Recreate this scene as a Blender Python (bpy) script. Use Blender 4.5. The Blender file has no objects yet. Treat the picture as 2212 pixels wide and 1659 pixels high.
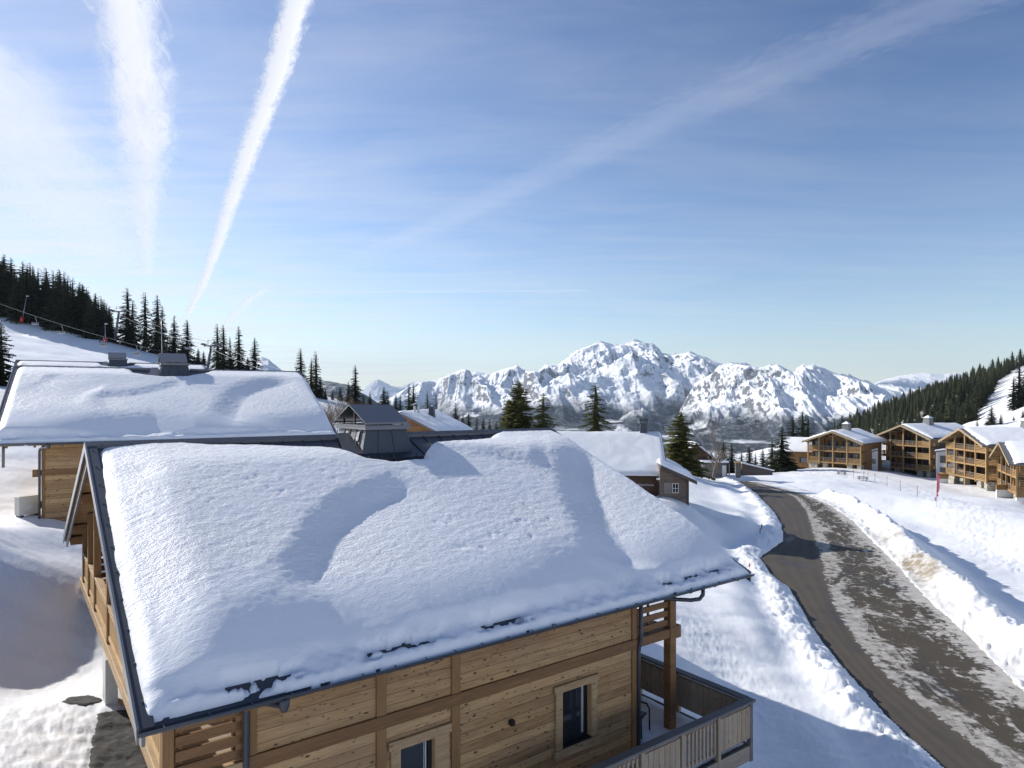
import bpy, math, random
import numpy as np
from mathutils import Vector, Matrix
random.seed(7); rng = np.random.default_rng(7)
R = math.radians
sc = bpy.context.scene
col = sc.collection
FPX, CX, CY = 1455.0, 1106.0, 866.0          # focal length and horizon of the photograph in its 2212 px wide view

def ray(px, row, Y):
    """world point seen at a photo position, at a given distance in front of the camera (the camera stands at the origin)"""
    return ((px-CX)/FPX*Y, Y, -(row-CY)/FPX*Y)

# ------------------------------------------------------------------ camera, light, sky
cam = bpy.data.cameras.new('camera'); co = bpy.data.objects.new('camera', cam); col.objects.link(co)
co.rotation_euler = (R(90), 0, 0)
cam.sensor_width = 36; cam.lens = 36*FPX/2212; cam.shift_y = (CY-829.5)/2212
cam.clip_start = 0.1; cam.clip_end = 250000
sc.camera = co
HAZE = 4.2e-5
SUN_AZ, SUN_EL = R(-61), R(29.3)
sun = bpy.data.lights.new('sun', 'SUN'); so = bpy.data.objects.new('sun', sun); col.objects.link(so)
sun.energy = 5.0; sun.angle = R(0.6); sun.color = (1.0, 0.955, 0.88)
sd = Vector((math.sin(SUN_AZ)*math.cos(SUN_EL), math.cos(SUN_AZ)*math.cos(SUN_EL), math.sin(SUN_EL)))
so.rotation_euler = sd.to_track_quat('Z', 'Y').to_euler()
w = bpy.data.worlds.new('World'); sc.world = w; w.use_nodes = True
sc.view_settings.view_transform = 'Standard'; sc.view_settings.look = 'None'
sc.view_settings.exposure = 0.31; sc.view_settings.gamma = 1.0
sc.cycles.use_denoising = True
sc.cycles.max_bounces = 6; sc.cycles.diffuse_bounces = 3; sc.cycles.glossy_bounces = 2
sc.cycles.transmission_bounces = 3; sc.cycles.transparent_max_bounces = 12; sc.cycles.volume_bounces = 0
sc.cycles.caustics_reflective = False; sc.cycles.caustics_refractive = False

class NT:
    """small helper to write node trees"""
    def __init__(s, nt): s.nt = nt
    def n(s, typ, ins=None, **kw):
        nd = s.nt.nodes.new(typ)
        for k, v in kw.items(): setattr(nd, k, v)
        for k, v in (ins or {}).items():
            sk = nd.inputs[k]
            if hasattr(v, 'links') or isinstance(v, bpy.types.NodeSocket): s.nt.links.new(v, sk)
            else: sk.default_value = v
        return nd
    def math(s, op, a, b=0.0, c=0.0, clamp=False):
        nd = s.n('ShaderNodeMath', operation=op, use_clamp=clamp)
        for i, v in enumerate((a, b, c)):
            if isinstance(v, bpy.types.NodeSocket): s.nt.links.new(v, nd.inputs[i])
            else: nd.inputs[i].default_value = v
        return nd.outputs[0]
    def ramp(s, v, stops, interp='LINEAR'):
        nd = s.n('ShaderNodeValToRGB', {'Fac': v}); cr = nd.color_ramp; cr.interpolation = interp
        while len(cr.elements) < len(stops): cr.elements.new(0.5)
        for e, (p, c) in zip(cr.elements, stops):
            e.position = p; e.color = (c[0], c[1], c[2], 1) if isinstance(c, (tuple, list)) else (c, c, c, 1)
        return nd.outputs['Color']
    def mix(s, f, a, b, blend='MIX'):
        nd = s.n('ShaderNodeMix', data_type='RGBA', blend_type=blend)
        for i, v in ((0, f), (6, a), (7, b)):
            if isinstance(v, bpy.types.NodeSocket): s.nt.links.new(v, nd.inputs[i])
            else: nd.inputs[i].default_value = (v if i == 0 else (v[0], v[1], v[2], 1))
        return nd.outputs[2]
    def noise(s, vec, scale, detail=3, rough=0.5, dist=0.0):
        return s.n('ShaderNodeTexNoise', {'Vector': vec, 'Scale': scale, 'Detail': detail, 'Roughness': rough, 'Distortion': dist}).outputs['Fac']
    def mapping(s, vec, scale=(1, 1, 1), rot=(0, 0, 0), loc=(0, 0, 0)):
        return s.n('ShaderNodeMapping', {'Vector': vec, 'Scale': scale, 'Rotation': rot, 'Location': loc}).outputs[0]
    def link(s, a, b): s.nt.links.new(a, b)

def material(name):
    m = bpy.data.materials.new(name); m.use_nodes = True
    nt = m.node_tree; nt.nodes.clear()
    t = NT(nt)
    out = t.n('ShaderNodeOutputMaterial'); p = t.n('ShaderNodeBsdfPrincipled')
    t.link(p.outputs[0], out.inputs[0])
    return m, t, p, out
def setp(t, p, **kw):
    names = {'color': 'Base Color', 'rough': 'Roughness', 'metal': 'Metallic', 'spec': 'Specular IOR Level', 'normal': 'Normal', 'alpha': 'Alpha'}
    for k, v in kw.items():
        sk = p.inputs[names[k]]
        if isinstance(v, bpy.types.NodeSocket): t.link(v, sk)
        else: sk.default_value = (v[0], v[1], v[2], 1) if isinstance(v, tuple) else v
def bump(t, h, strength=0.5, dist=0.02, normal=None):
    nd = t.n('ShaderNodeBump', {'Height': h, 'Strength': strength, 'Distance': dist})
    if normal is not None: t.link(normal, nd.inputs['Normal'])
    return nd.outputs[0]

# ---- sky: Nishita plus thin cirrus veil
t = NT(w.node_tree); w.node_tree.nodes.clear()
out = t.n('ShaderNodeOutputWorld'); bg = t.n('ShaderNodeBackground', {'Strength': 0.086})
sky = t.n('ShaderNodeTexSky', sky_type='NISHITA', sun_disc=False, sun_elevation=SUN_EL, sun_rotation=SUN_AZ,
          altitude=900, air_density=1.15, dust_density=0.1, ozone_density=3.0)
tc = t.n('ShaderNodeTexCoord').outputs['Generated']
sep = t.n('ShaderNodeSeparateXYZ', {0: tc})
zz = t.math('MAXIMUM', sep.outputs[2], 0.03)
inv = t.math('DIVIDE', 1.0, t.math('ADD', zz, 0.06))
cv = t.n('ShaderNodeVectorMath', {0: tc, 3: inv}, operation='SCALE').outputs[0]      # flat cloud deck projection
cs = t.mapping(cv, scale=(0.55, 1.5, 0.0), rot=(0, 0, R(20)))
n1 = t.noise(cs, 1.1, 8, 0.66, 1.2)
n2 = t.noise(t.mapping(cv, scale=(0.4, 2.6, 0), rot=(0, 0, R(38))), 2.2, 5, 0.6, 0.4)
nn = t.math('ADD', t.math('MULTIPLY', n1, 0.6), t.math('MULTIPLY', n2, 0.4))
dsun = t.n('ShaderNodeVectorMath', {0: tc, 1: tuple(sd)}, operation='DOT_PRODUCT').outputs[1]
prox = t.math('POWER', t.math('MULTIPLY_ADD', dsun, 0.5, 0.5, clamp=True), 5.0)        # cirrus scatters forward
amt = t.math('MULTIPLY', t.math('SUBTRACT', nn, 0.40, clamp=True), 3.0, clamp=True)
low = t.math('POWER', t.math('SUBTRACT', 1.0, zz, clamp=True), 5.0)
pr = t.math('POWER', t.math('MULTIPLY_ADD', dsun, 0.5, 0.5, clamp=True), 7.0)
e1 = t.math('POWER', 2.718, t.math('MULTIPLY', zz, -4.5)); e2 = t.math('POWER', 2.718, t.math('MULTIPLY', zz, -7.0))
veil = t.math('MULTIPLY', t.math('MULTIPLY', pr, t.math('MULTIPLY_ADD', e1, 0.80, 0.12)), 1.35)
veil = t.math('ADD', veil, t.math('MULTIPLY', e2, 0.42))
veil = t.math('ADD', veil, t.math('MULTIPLY', t.math('MULTIPLY', amt, t.math('ADD', e1, 0.24)), t.math('MULTIPLY_ADD', prox, 0.95, 0.17)), clamp=True)
deep = t.n('ShaderNodeGamma', {0: t.n('ShaderNodeVectorMath', {0: sky.outputs[0], 3: 0.25}, operation='SCALE').outputs[0], 1: 1.45}).outputs[0]   # clear mountain air, deeper blue
deep = t.n('ShaderNodeVectorMath', {0: deep, 3: 4.7}, operation='SCALE').outputs[0]
skc = t.mix(veil, deep, (8.5, 8.5, 8.6))
t.link(skc, bg.inputs[0]); t.link(bg.outputs[0], out.inputs[0])
SKYBG = bg

# ------------------------------------------------------------------ mesh building
class MB:
    def __init__(s): s.v = []; s.f = []; s.p = []
    def quad(s, *p): i = len(s.v); s.v += [tuple(q) for q in p]; s.f.append(tuple(range(i, i+len(p)))); return s
    def box(s, x0, x1, y0, y1, z0, z1):
        i = len(s.v); s.p.append((i, len(s.f)))
        s.v += [(x0, y0, z0), (x1, y0, z0), (x1, y1, z0), (x0, y1, z0), (x0, y0, z1), (x1, y0, z1), (x1, y1, z1), (x0, y1, z1)]
        s.f += [tuple(i+k for k in q) for q in ((0, 3, 2, 1), (4, 5, 6, 7), (0, 1, 5, 4), (1, 2, 6, 5), (2, 3, 7, 6), (3, 0, 4, 7))]
        return s
    def prism(s, poly, vec):
        """closed polygon of 3-D points swept along vec"""
        n = len(poly); i = len(s.v); s.p.append((i, len(s.f))); vec = Vector(vec)
        s.v += [tuple(p) for p in poly] + [tuple(Vector(p)+vec) for p in poly]
        s.f.append(tuple(range(i+n-1, i-1, -1))); s.f.append(tuple(range(i+n, i+2*n)))
        for k in range(n):
            k2 = (k+1) % n; s.f.append((i+k, i+k2, i+n+k2, i+n+k))
        return s
    def bar(s, p, q, wd, ht, up=(0, 0, 1)):
        """square bar from p to q"""
        p = Vector(p); q = Vector(q); d = (q-p).normalized(); up = Vector(up)
        if abs(d.dot(up)) > 0.99: up = Vector((0, 1, 0))
        sx = d.cross(up).normalized()*wd/2; sy = sx.cross(d).normalized()*ht/2
        return s.prism([p-sx-sy, p+sx-sy, p+sx+sy, p-sx+sy], q-p)
    def cyl(s, p, q, r0, r1=None, n=8, cap=True):
        r1 = r0 if r1 is None else r1
        p = Vector(p); q = Vector(q); d = (q-p).normalized()
        a = d.cross(Vector((0, 0, 1)) if abs(d.z) < 0.95 else Vector((1, 0, 0))).normalized(); b = d.cross(a)
        i = len(s.v); s.p.append((i, len(s.f)))
        for c, r in ((p, r0), (q, r1)):
            for k in range(n):
                an = 2*math.pi*k/n; s.v.append(tuple(c+a*(r*math.cos(an))+b*(r*math.sin(an))))
        for k in range(n): s.f.append((i+k, i+(k+1) % n, i+n+(k+1) % n, i+n+k))
        if cap: s.f.append(tuple(i+k for k in range(n-1, -1, -1))); s.f.append(tuple(i+n+k for k in range(n)))
        return s
    def tube(s, pts, r, n=8):
        pts = [Vector(p) for p in pts]; i0 = len(s.v); s.p.append((i0, len(s.f))); prev = None
        for j, p in enumerate(pts):
            d = (pts[min(j+1, len(pts)-1)]-pts[max(j-1, 0)]).normalized()
            a = d.cross(Vector((0, 0, 1))) if prev is None else prev-d*prev.dot(d)
            if a.length < 1e-3: a = d.cross(Vector((1, 0, 0)))
            a.normalize(); prev = a; b = d.cross(a); rr = r[j] if isinstance(r, (list, tuple)) else r
            for k in range(n):
                an = 2*math.pi*k/n; s.v.append(tuple(p+a*(rr*math.cos(an))+b*(rr*math.sin(an))))
        for j in range(len(pts)-1):
            for k in range(n):
                s.f.append((i0+j*n+k, i0+j*n+(k+1) % n, i0+(j+1)*n+(k+1) % n, i0+(j+1)*n+k))
        s.f.append(tuple(i0+k for k in range(n-1, -1, -1))); e = i0+(len(pts)-1)*n
        s.f.append(tuple(e+k for k in range(n)))
        return s
    def pieces(s, name, mat, parent=None, **kw):
        """one object for every primitive"""
        out = []
        for k, (i, j) in enumerate(s.p):
            i2, j2 = s.p[k+1] if k+1 < len(s.p) else (len(s.v), len(s.f))
            q = MB(); q.v = s.v[i:i2]; q.f = [tuple(a-i for a in f) for f in s.f[j:j2]]; out.append(q.build(name, mat, parent, **kw))
        return out
    def build(s, name, mat, parent=None, smooth=False, bevel=0.0):
        me = bpy.data.meshes.new(name); me.from_pydata(s.v, [], s.f); me.materials.append(mat)
        if smooth: me.shade_smooth()
        o = bpy.data.objects.new(name, me); col.objects.link(o)
        if parent: o.parent = parent
        if bevel:
            b = o.modifiers.new('bevel', 'BEVEL'); b.width = bevel; b.segments = 2; b.limit_method = 'ANGLE'
        return o
def np_mesh(name, verts, faces, mat, parent=None, smooth=True):
    """mesh from numpy arrays (faces: n x 4 or n x 3)"""
    me = bpy.data.meshes.new(name); nv = len(verts); nf, k = faces.shape
    me.vertices.add(nv); me.vertices.foreach_set('co', np.ascontiguousarray(verts, dtype=np.float32).ravel())
    me.loops.add(nf*k); me.loops.foreach_set('vertex_index', np.ascontiguousarray(faces, dtype=np.int32).ravel())
    me.polygons.add(nf); me.polygons.foreach_set('loop_start', np.arange(0, nf*k, k, dtype=np.int32))
    me.polygons.foreach_set('loop_total', np.full(nf, k, dtype=np.int32))
    me.update(calc_edges=True); me.validate()
    if mat: me.materials.append(mat)
    if smooth: me.shade_smooth()
    o = bpy.data.objects.new(name, me); col.objects.link(o)
    if parent: o.parent = parent
    return o
def grid_faces(nu, nv, wrap=False):
    i = np.arange(nu-1)[:, None]*nv; jn = nv if wrap else nv-1
    j = np.arange(jn)[None, :]; j2 = (j+1) % nv
    return np.stack([i+j, i+nv+j, i+nv+j2, i+j2], -1).reshape(-1, 4)
def set_attr(o, name, arr):
    a = o.data.attributes.new(name, 'FLOAT', 'POINT'); a.data.foreach_set('value', np.ascontiguousarray(arr, dtype=np.float32))
def tag(o, label=None, cat=None, group=None, kind=None):
    if label: o['label'] = label
    if cat: o['category'] = cat
    if group: o['group'] = group
    if kind: o['kind'] = kind
    return o
def empty(name, loc, rz=0.0, label=None, cat=None, group=None):
    o = bpy.data.objects.new(name, None); col.objects.link(o); o.location = loc; o.rotation_euler = (0, 0, rz)
    o.empty_display_size = 0.3
    return tag(o, label, cat, group)
def copy_tree(o, parent=None):
    c = o.copy(); col.objects.link(c); c.parent = parent
    for ch in list(o.children): copy_tree(ch, c)
    return c

# ---- numpy noise
PERM = rng.permutation(512).astype(np.int64); PERM = np.concatenate([PERM, PERM, PERM])
GA = rng.uniform(0, 2*np.pi, 512); GX, GY = np.cos(GA), np.sin(GA)
def perlin(x, y):
    xi = np.floor(x).astype(np.int64); yi = np.floor(y).astype(np.int64); xf = x-xi; yf = y-yi
    u = xf*xf*xf*(xf*(xf*6-15)+10); v = yf*yf*yf*(yf*(yf*6-15)+10)
    def g(ix, iy, dx, dy):
        h = PERM[(PERM[ix & 511]+iy) & 511]; return GX[h]*dx+GY[h]*dy
    a = g(xi, yi, xf, yf); b = g(xi+1, yi, xf-1, yf); c = g(xi, yi+1, xf, yf-1); d = g(xi+1, yi+1, xf-1, yf-1)
    return ((a+(b-a)*u)*(1-v)+(c+(d-c)*u)*v)*1.5
def fbm(x, y, oc=4, gain=0.5, lac=2.03):
    s = 0; a = 1; tot = 0
    for k in range(oc):
        s = s+a*perlin(x+k*17.3, y-k*9.7); tot += a; a *= gain; x = x*lac; y = y*lac
    return s/tot
def ridged(x, y, oc=6, gain=0.5, lac=2.1):
    s = 0; a = 1; tot = 0; wgt = 1
    for k in range(oc):
        n = 1-np.abs(perlin(x+k*31.7, y+k*11.9)); n = n*n
        s = s+a*n*wgt; wgt = np.clip(n*1.6, 0, 1); tot += a; a *= gain; x = x*lac; y = y*lac
    return s/tot
def sstep(a, b, x):
    q = np.clip((x-a)/(b-a), 0, 1); return q*q*(3-2*q)
def poly_dist(x, y, pts):
    """unsigned distance to a polyline, the side (+1 left of its direction) and the run along it (0..1)"""
    pts = np.asarray(pts, float); best = np.full(np.shape(x), 1e9); side = np.zeros(np.shape(x)); run = np.zeros(np.shape(x))
    seg = np.hypot(*(pts[1:]-pts[:-1]).T); cum = np.concatenate([[0], np.cumsum(seg)])
    for k in range(len(pts)-1):
        ax, ay = pts[k]; dx, dy = pts[k+1]-pts[k]; L2 = dx*dx+dy*dy
        tt = np.clip(((x-ax)*dx+(y-ay)*dy)/L2, 0, 1); ex = x-ax-tt*dx; ey = y-ay-tt*dy
        d = np.hypot(ex, ey); m = d < best
        best = np.where(m, d, best); side = np.where(m, np.sign(dx*(y-ay)-dy*(x-ax)), side)
        run = np.where(m, (cum[k]+tt*seg[k])/cum[-1], run)
    return best, side, run
def in_poly(x, y, pts):
    pts = np.asarray(pts, float); r = np.zeros(np.shape(x), bool); n = len(pts)
    for k in range(n):
        x0, y0 = pts[k]; x1, y1 = pts[(k+1) % n]
        c = ((y0 > y) != (y1 > y)); xx = (x1-x0)*(y-y0)/((y1-y0) if y1 != y0 else 1e-9)+x0
        r ^= c & (x < xx)
    return r

# ------------------------------------------------------------------ materials
def m_snow(name, fine=1.0, dirt=False, stretch=None):
    m, t, p, o = material(name); tc = t.n('ShaderNodeTexCoord').outputs['Object']
    v = t.mapping(tc, scale=stretch) if stretch else tc
    a = t.noise(v, 6.0*fine, 4, 0.6); b = t.noise(v, 17*fine, 3, 0.65); c = t.noise(tc, 60*fine, 2, 0.5)
    h = t.math('ADD', t.math('MULTIPLY', a, 0.8), t.math('ADD', t.math('MULTIPLY', b, 0.75), t.math('MULTIPLY', c, 0.22)))
    colr = t.mix(t.noise(tc, 0.6, 3), (0.87, 0.88, 0.90), (0.915, 0.92, 0.925))
    if dirt:
        d = t.n('ShaderNodeAttribute', attribute_name='dirt').outputs['Fac']
        dn = t.math('MULTIPLY', d, t.math('MULTIPLY_ADD', t.noise(tc, 1.7, 5, 0.7), 2.6, -0.55, clamp=True), clamp=True)
        colr = t.mix(dn, colr, (0.30, 0.245, 0.165))
    setp(t, p, color=colr, rough=0.5, spec=0.55, normal=bump(t, h, t.math('MULTIPLY_ADD', t.n('ShaderNodeAttribute', attribute_name='crust').outputs['Fac'], 0.62, 0.22), 0.05/fine))
    return m
def m_plain(name, c, rough=0.5, metal=0.0, var=0.12, scale=3.0, spec=0.5, bumpy=0.0):
    m, t, p, o = material(name); tc = t.n('ShaderNodeTexCoord').outputs['Object']
    n = t.noise(tc, scale, 5, 0.62)
    cc = t.mix(n, tuple(x*(1-var*1.6) for x in c), tuple(min(1, x*(1+var*1.6)) for x in c))
    setp(t, p, color=cc, rough=t.math('MULTIPLY_ADD', n, 0.25, rough-0.12, clamp=True), metal=metal, spec=spec)
    if bumpy: setp(t, p, normal=bump(t, t.noise(tc, scale*6, 4), bumpy, 0.02))
    return m
def m_wood(name, light, dark, axis='h', plank=0.0, knots=0.0, scale=1.0, weather=0.0):
    """planed timber: grain runs along the piece; 'h' along the wall (x or y), 'z' upright. plank = board height in metres"""
    m, t, p, o = material(name); tc = t.n('ShaderNodeTexCoord').outputs['Object']
    sp = t.n('ShaderNodeSeparateXYZ', {0: tc}); hxy = t.math('ADD', sp.outputs[0], sp.outputs[1])
    u, c = (hxy, sp.outputs[2]) if axis == 'h' else (sp.outputs[2], hxy)
    if axis == 'v': u, c = sp.outputs[2], hxy
    if plank:
        idx = t.math('FLOOR', t.math('DIVIDE', c, plank)); fr = t.math('FRACT', t.math('DIVIDE', c, plank))
    else:
        idx = t.math('FLOOR', t.math('MULTIPLY', c, 0.8)); fr = None
    rn = t.n('ShaderNodeTexWhiteNoise', {'W': idx}, noise_dimensions='1D').outputs['Value']
    off = t.math('MULTIPLY_ADD', rn, 37.0, u)
    vec = t.n('ShaderNodeCombineXYZ', {0: t.math('MULTIPLY', off, 1.1*scale), 1: t.math('MULTIPLY', c, 17*scale), 2: rn}).outputs[0]
    g = t.noise(vec, 1.0, 6, 0.66, 1.1)
    g2 = t.noise(t.n('ShaderNodeCombineXYZ', {0: t.math('MULTIPLY', off, 0.35), 1: t.math('MULTIPLY', c, 2.5), 2: rn}).outputs[0], 1.0, 3)
    f = t.math('ADD', t.math('MULTIPLY', g, 0.75), t.math('MULTIPLY', g2, 0.45))
    f = t.math('MULTIPLY_ADD', f, 2.5, -1.05, clamp=True)
    if plank: f = t.math('ADD', t.math('MULTIPLY', f, 0.8), t.math('MULTIPLY_ADD', rn, 0.5, -0.16), clamp=True)
    cc = t.mix(f, dark, light)
    if knots:
        kv = t.n('ShaderNodeCombineXYZ', {0: t.math('MULTIPLY', off, 3.4), 1: t.math('MULTIPLY', c, 7.2), 2: rn}).outputs[0]
        vo = t.n('ShaderNodeTexVoronoi', {'Vector': kv, 'Scale': 1.0, 'Randomness': 1.0})
        sel = t.math('GREATER_THAN', t.n('ShaderNodeSeparateColor', {0: vo.outputs['Color']}).outputs[0], 0.25)
        kn = t.math('MULTIPLY', t.math('SUBTRACT', 1.0, t.math('DIVIDE', vo.outputs['Distance'], 0.20), clamp=True), sel)
        cc = t.mix(t.math('MULTIPLY', t.math('MULTIPLY', kn, 2.2, clamp=True), knots), cc, tuple(x*0.28 for x in dark))
        kv2 = t.n('ShaderNodeCombineXYZ', {0: t.math('MULTIPLY', off, 7.5), 1: t.math('MULTIPLY', c, 14), 2: 5.0}).outputs[0]
        vo2 = t.n('ShaderNodeTexVoronoi', {'Vector': kv2, 'Scale': 1.0, 'Randomness': 1.0})
        sel2 = t.math('GREATER_THAN', t.n('ShaderNodeSeparateColor', {0: vo2.outputs['Color']}).outputs[1], 0.60)
        kn2 = t.math('MULTIPLY', t.math('SUBTRACT', 1.0, t.math('DIVIDE', vo2.outputs['Distance'], 0.30), clamp=True), sel2)
        cc = t.mix(t.math('MULTIPLY', t.math('MULTIPLY', kn2, 1.8, clamp=True), knots*0.8), cc, tuple(x*0.4 for x in dark))
        # splits and resin streaks along the grain
        sv = t.noise(t.n('ShaderNodeCombineXYZ', {0: t.math('MULTIPLY', off, 1.6), 1: t.math('MULTIPLY', c, 34), 2: 3.3}).outputs[0], 1.0, 4, 0.7)
        sk = t.math('MULTIPLY', t.math('SUBTRACT', sv, 0.60, clamp=True), 5.0, clamp=True)
        cc = t.mix(sk, cc, tuple(x*0.35 for x in dark))
    if weather:
        wn = t.noise(tc, 0.7, 4, 0.6)
        cc = t.mix(t.math('MULTIPLY', t.math('MULTIPLY_ADD', wn, 2.4, -0.75, clamp=True), weather), cc, (0.30, 0.27, 0.23))
    h = g
    if plank:
        e = t.math('MINIMUM', fr, t.math('SUBTRACT', 1.0, fr)); gap = t.math('MULTIPLY', t.math('SUBTRACT', 0.03, e, clamp=True), 33, clamp=True)
        cc = t.mix(gap, cc, tuple(x*0.22 for x in dark))
        h = t.math('SUBTRACT', t.math('MULTIPLY', g, 0.35), t.math('MULTIPLY', gap, 1.0))
    setp(t, p, color=cc, rough=0.62, spec=0.3, normal=bump(t, h, 0.6, 0.01))
    return m
def m_glass(name, c=(0.02, 0.025, 0.03)):
    m, t, p, o = material(name); setp(t, p, color=c, rough=0.06, spec=0.7); return m
M = {}
M['snow'] = m_snow('roof_snow', 1.0, stretch=(0.8, 1.7, 1.0))
M['snow_ground'] = m_snow('ground_snow', 0.7, dirt=True)
M['snow_far'] = m_snow('far_snow', 0.25)
M['clad'] = m_wood('larch_cladding', (0.57, 0.365, 0.165), (0.225, 0.12, 0.048), 'h', 0.205, 1.0, weather=0.16)
M['beam'] = m_wood('stained_beam', (0.27, 0.145, 0.06), (0.13, 0.065, 0.027), 'h')
M['post'] = m_wood('stained_post', (0.30, 0.17, 0.07), (0.17, 0.09, 0.036), 'z')
M['trim'] = m_wood('larch_trim', (0.50, 0.36, 0.20), (0.30, 0.19, 0.095), 'h', 0, 0.7)
M['trim_z'] = m_wood('larch_trim_upright', (0.62, 0.44, 0.24), (0.42, 0.27, 0.12), 'z', 0, 0.5)
M['grey_wood'] = m_wood('weathered_rail', (0.40, 0.33, 0.25), (0.22, 0.17, 0.12), 'h', 0, 0.5, weather=0.6)
M['grey_wood_z'] = m_wood('weathered_board', (0.50, 0.39, 0.27), (0.29, 0.21, 0.13), 'v', 0, 0.6, weather=0.5)
M['cap_wood'] = m_wood('dark_handrail', (0.21, 0.20, 0.195), (0.10, 0.095, 0.095), 'h', 0, 0.3)
M['soffit'] = m_wood('soffit_boards', (0.40, 0.26, 0.13), (0.27, 0.16, 0.075), 'h', 0.14)
M['metal'] = m_plain('anthracite_sheet', (0.060, 0.068, 0.082), 0.42, 0.35, 0.10, 1.5)
M['metal_lt'] = m_plain('grey_flashing', (0.17, 0.18, 0.20), 0.38, 0.5, 0.08, 1.5)
M['cap_metal'] = m_plain('cap_sheet', (0.115, 0.125, 0.145), 0.36, 0.55, 0.06, 1.2)
M['black'] = m_plain('black_metal', (0.012, 0.012, 0.013), 0.45, 0.1)
M['glass'] = m_glass('window_glass')
M['white_frame'] = m_plain('curtain', (0.55, 0.56, 0.58), 0.7, 0, 0.05)
M['concrete'] = m_plain('concrete', (0.50, 0.49, 0.46), 0.85, 0, 0.12, 2.0)
M['gravel'] = m_plain('dark_gravel', (0.10, 0.095, 0.09), 0.9, 0, 0.5, 22.0, 0.3, 1.0)
# ------------------------------------------------------------------ terrain
def road_Y(row): v = (row-CY)/FPX; return 10.4/(v-0.028)
def rd(px, row): return ray(px, row, road_Y(row))
ROAD_L = [rd(*q) for q in ((2140, 1760), (2025, 1653), (1925, 1563), (1858, 1490), (1808, 1433), (1758, 1366), (1708, 1279), (1662, 1240), (1640, 1205), (1692, 1168), (1688, 1135), (1672, 1107), (1635, 1069), (1602, 1046), (1582, 1038))]
ROAD_M = [rd(*q) for q in ((2290, 1760), (2158, 1653), (2042, 1563), (1942, 1489), (1895, 1440), (1845, 1380), (1797, 1300), (1783, 1248), (1775, 1216), (1760, 1165), (1752, 1135), (1742, 1103), (1716, 1071), (1640, 1048), (1600, 1039))]
ROAD_R = [rd(*q) for q in ((2620, 1760), (2440, 1653), (2310, 1563), (2208, 1490), (2160, 1445), (2092, 1373), (1998, 1290), (1962, 1250), (1935, 1216), (1880, 1165), (1845, 1128), (1790, 1090), (1738, 1068), (1655, 1047), (1612, 1039))]
BERM = [ray(px, row, 10.0/((row-CY)/FPX-0.028)) for px, row in ((2480, 1560), (2330, 1450), (2208, 1373), (2158, 1340), (2075, 1266), (1985, 1203), (1940, 1150), (1895, 1112), (1840, 1080), (1790, 1066))]
CP = [ray(*q) for q in (
 (0, 1659, 12.5), (0, 1500, 15.5), (0, 1300, 21.5), (100, 1500, 15.8), (240, 1610, 14.5), (235, 1500, 16.5), (0, 1180, 29), (60, 1165, 30), (150, 1175, 27.5),
 (1660, 1640, 19.0), (1480, 1300, 30.5), (1500, 1100, 58), (1410, 1080, 57), (1540, 1031, 108), (1594, 1024, 115), (1560, 1110, 57), (1640, 1150, 53), (1680, 1180, 50.2), (1450, 1074, 55.5), (1487, 1068, 56), (1500, 1085, 54), (1420, 1066, 57),
 (1600, 1400, 25.8), (1500, 1500, 22.2), (1750, 1500, 23.2), (1690, 1330, 31.2),
 (2212, 1300, 42), (2100, 1200, 58), (2212, 1150, 72), (2000, 1130, 78), (1800, 1040, 118), (1900, 1060, 112), (2023, 1082, 95), (2208, 1086, 108),
 (1700, 1018, 160), (1745, 1011, 167), (1858, 1013, 158), (1930, 1020, 164), (1987, 1031, 160), (2045, 1042, 147), (2120, 1057, 134), (2180, 1084, 120), (2290, 1130, 105),
 (2150, 925, 250), (2190, 850, 380), (2212, 812, 470), (2060, 880, 420), (1950, 908, 480), (1850, 935, 560), (1780, 950, 640),
 (2212, 790, 545), (2140, 824, 540), (2065, 849, 560), (2000, 868, 600), (1935, 888, 650), (1850, 926, 700), (2090, 913, 285), (2123, 876, 380), (2146, 855, 430),
 (0, 679, 234), (42, 693, 230), (128, 712, 225), (219, 735, 220), (328, 766, 214), (440, 790, 206), (560, 800, 200), (650, 850, 185), (0, 740, 214), (60, 755, 206), (130, 768, 201), (220, 778, 198), (330, 790, 200), (0, 790, 190), (150, 800, 180), (300, 810, 178),
 (-250, 610, 240), (-250, 740, 200), (0, 672, 262), (100, 702, 250), (200, 730, 243), (300, 759, 235), (770, 872, 170))]
CP += [(-20, 0, -6), (-40, 0, -4.5), (-30, -30, -8), (0, -30, -11), (30, -30, -13), (60, 0, -14), (-45, 40, -1), (-25, 60, -3.5), (-20, 75, -3), (-50, 90, 3), (-95, 40, 6), (-120, 120, 20),
       (3, 40, -9.2), (-8, 75, -6.5), (-25, 120, -3), (0, 110, -9.5), (0, 200, -25), (0, 300, -60), (0, 450, -110), (30, 140, -14.5), (55, 190, -27), (70, 255, -46), (90, 225, -30), (110, 300, -50), (150, 420, -85), (200, 560, -110), (150, 170, -14), (140, 240, -10),
       (-250, 330, 40), (-320, 420, 40), (-200, 420, 20), (-100, 330, 2), (250, 900, -70), (500, 900, -10), (350, 400, 38), (440, 560, 34), (0, 700, -170), (300, 800, -125), (265, 640, -95), (225, 480, -75), (340, 860, -100), (190, 400, -62), (160, 330, -48), (0, 1400, -215), (-500, 1200, -60), (700, 1300, -60), (250, 1400, -200), (40, 420, -100)]
CP += ROAD_L[::2]+ROAD_M[::2]+ROAD_R[::2]
CP = np.array(CP); CXY, CZ = CP[:, :2], CP[:, 2]
_w = 1.0
def _phi(d): return np.sqrt(d*d+1.0)
_A = _phi(np.hypot(CXY[:, None, 0]-CXY[None, :, 0], CXY[:, None, 1]-CXY[None, :, 1]))
_n = len(CP); _P = np.c_[np.ones(_n), CXY]
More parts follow.
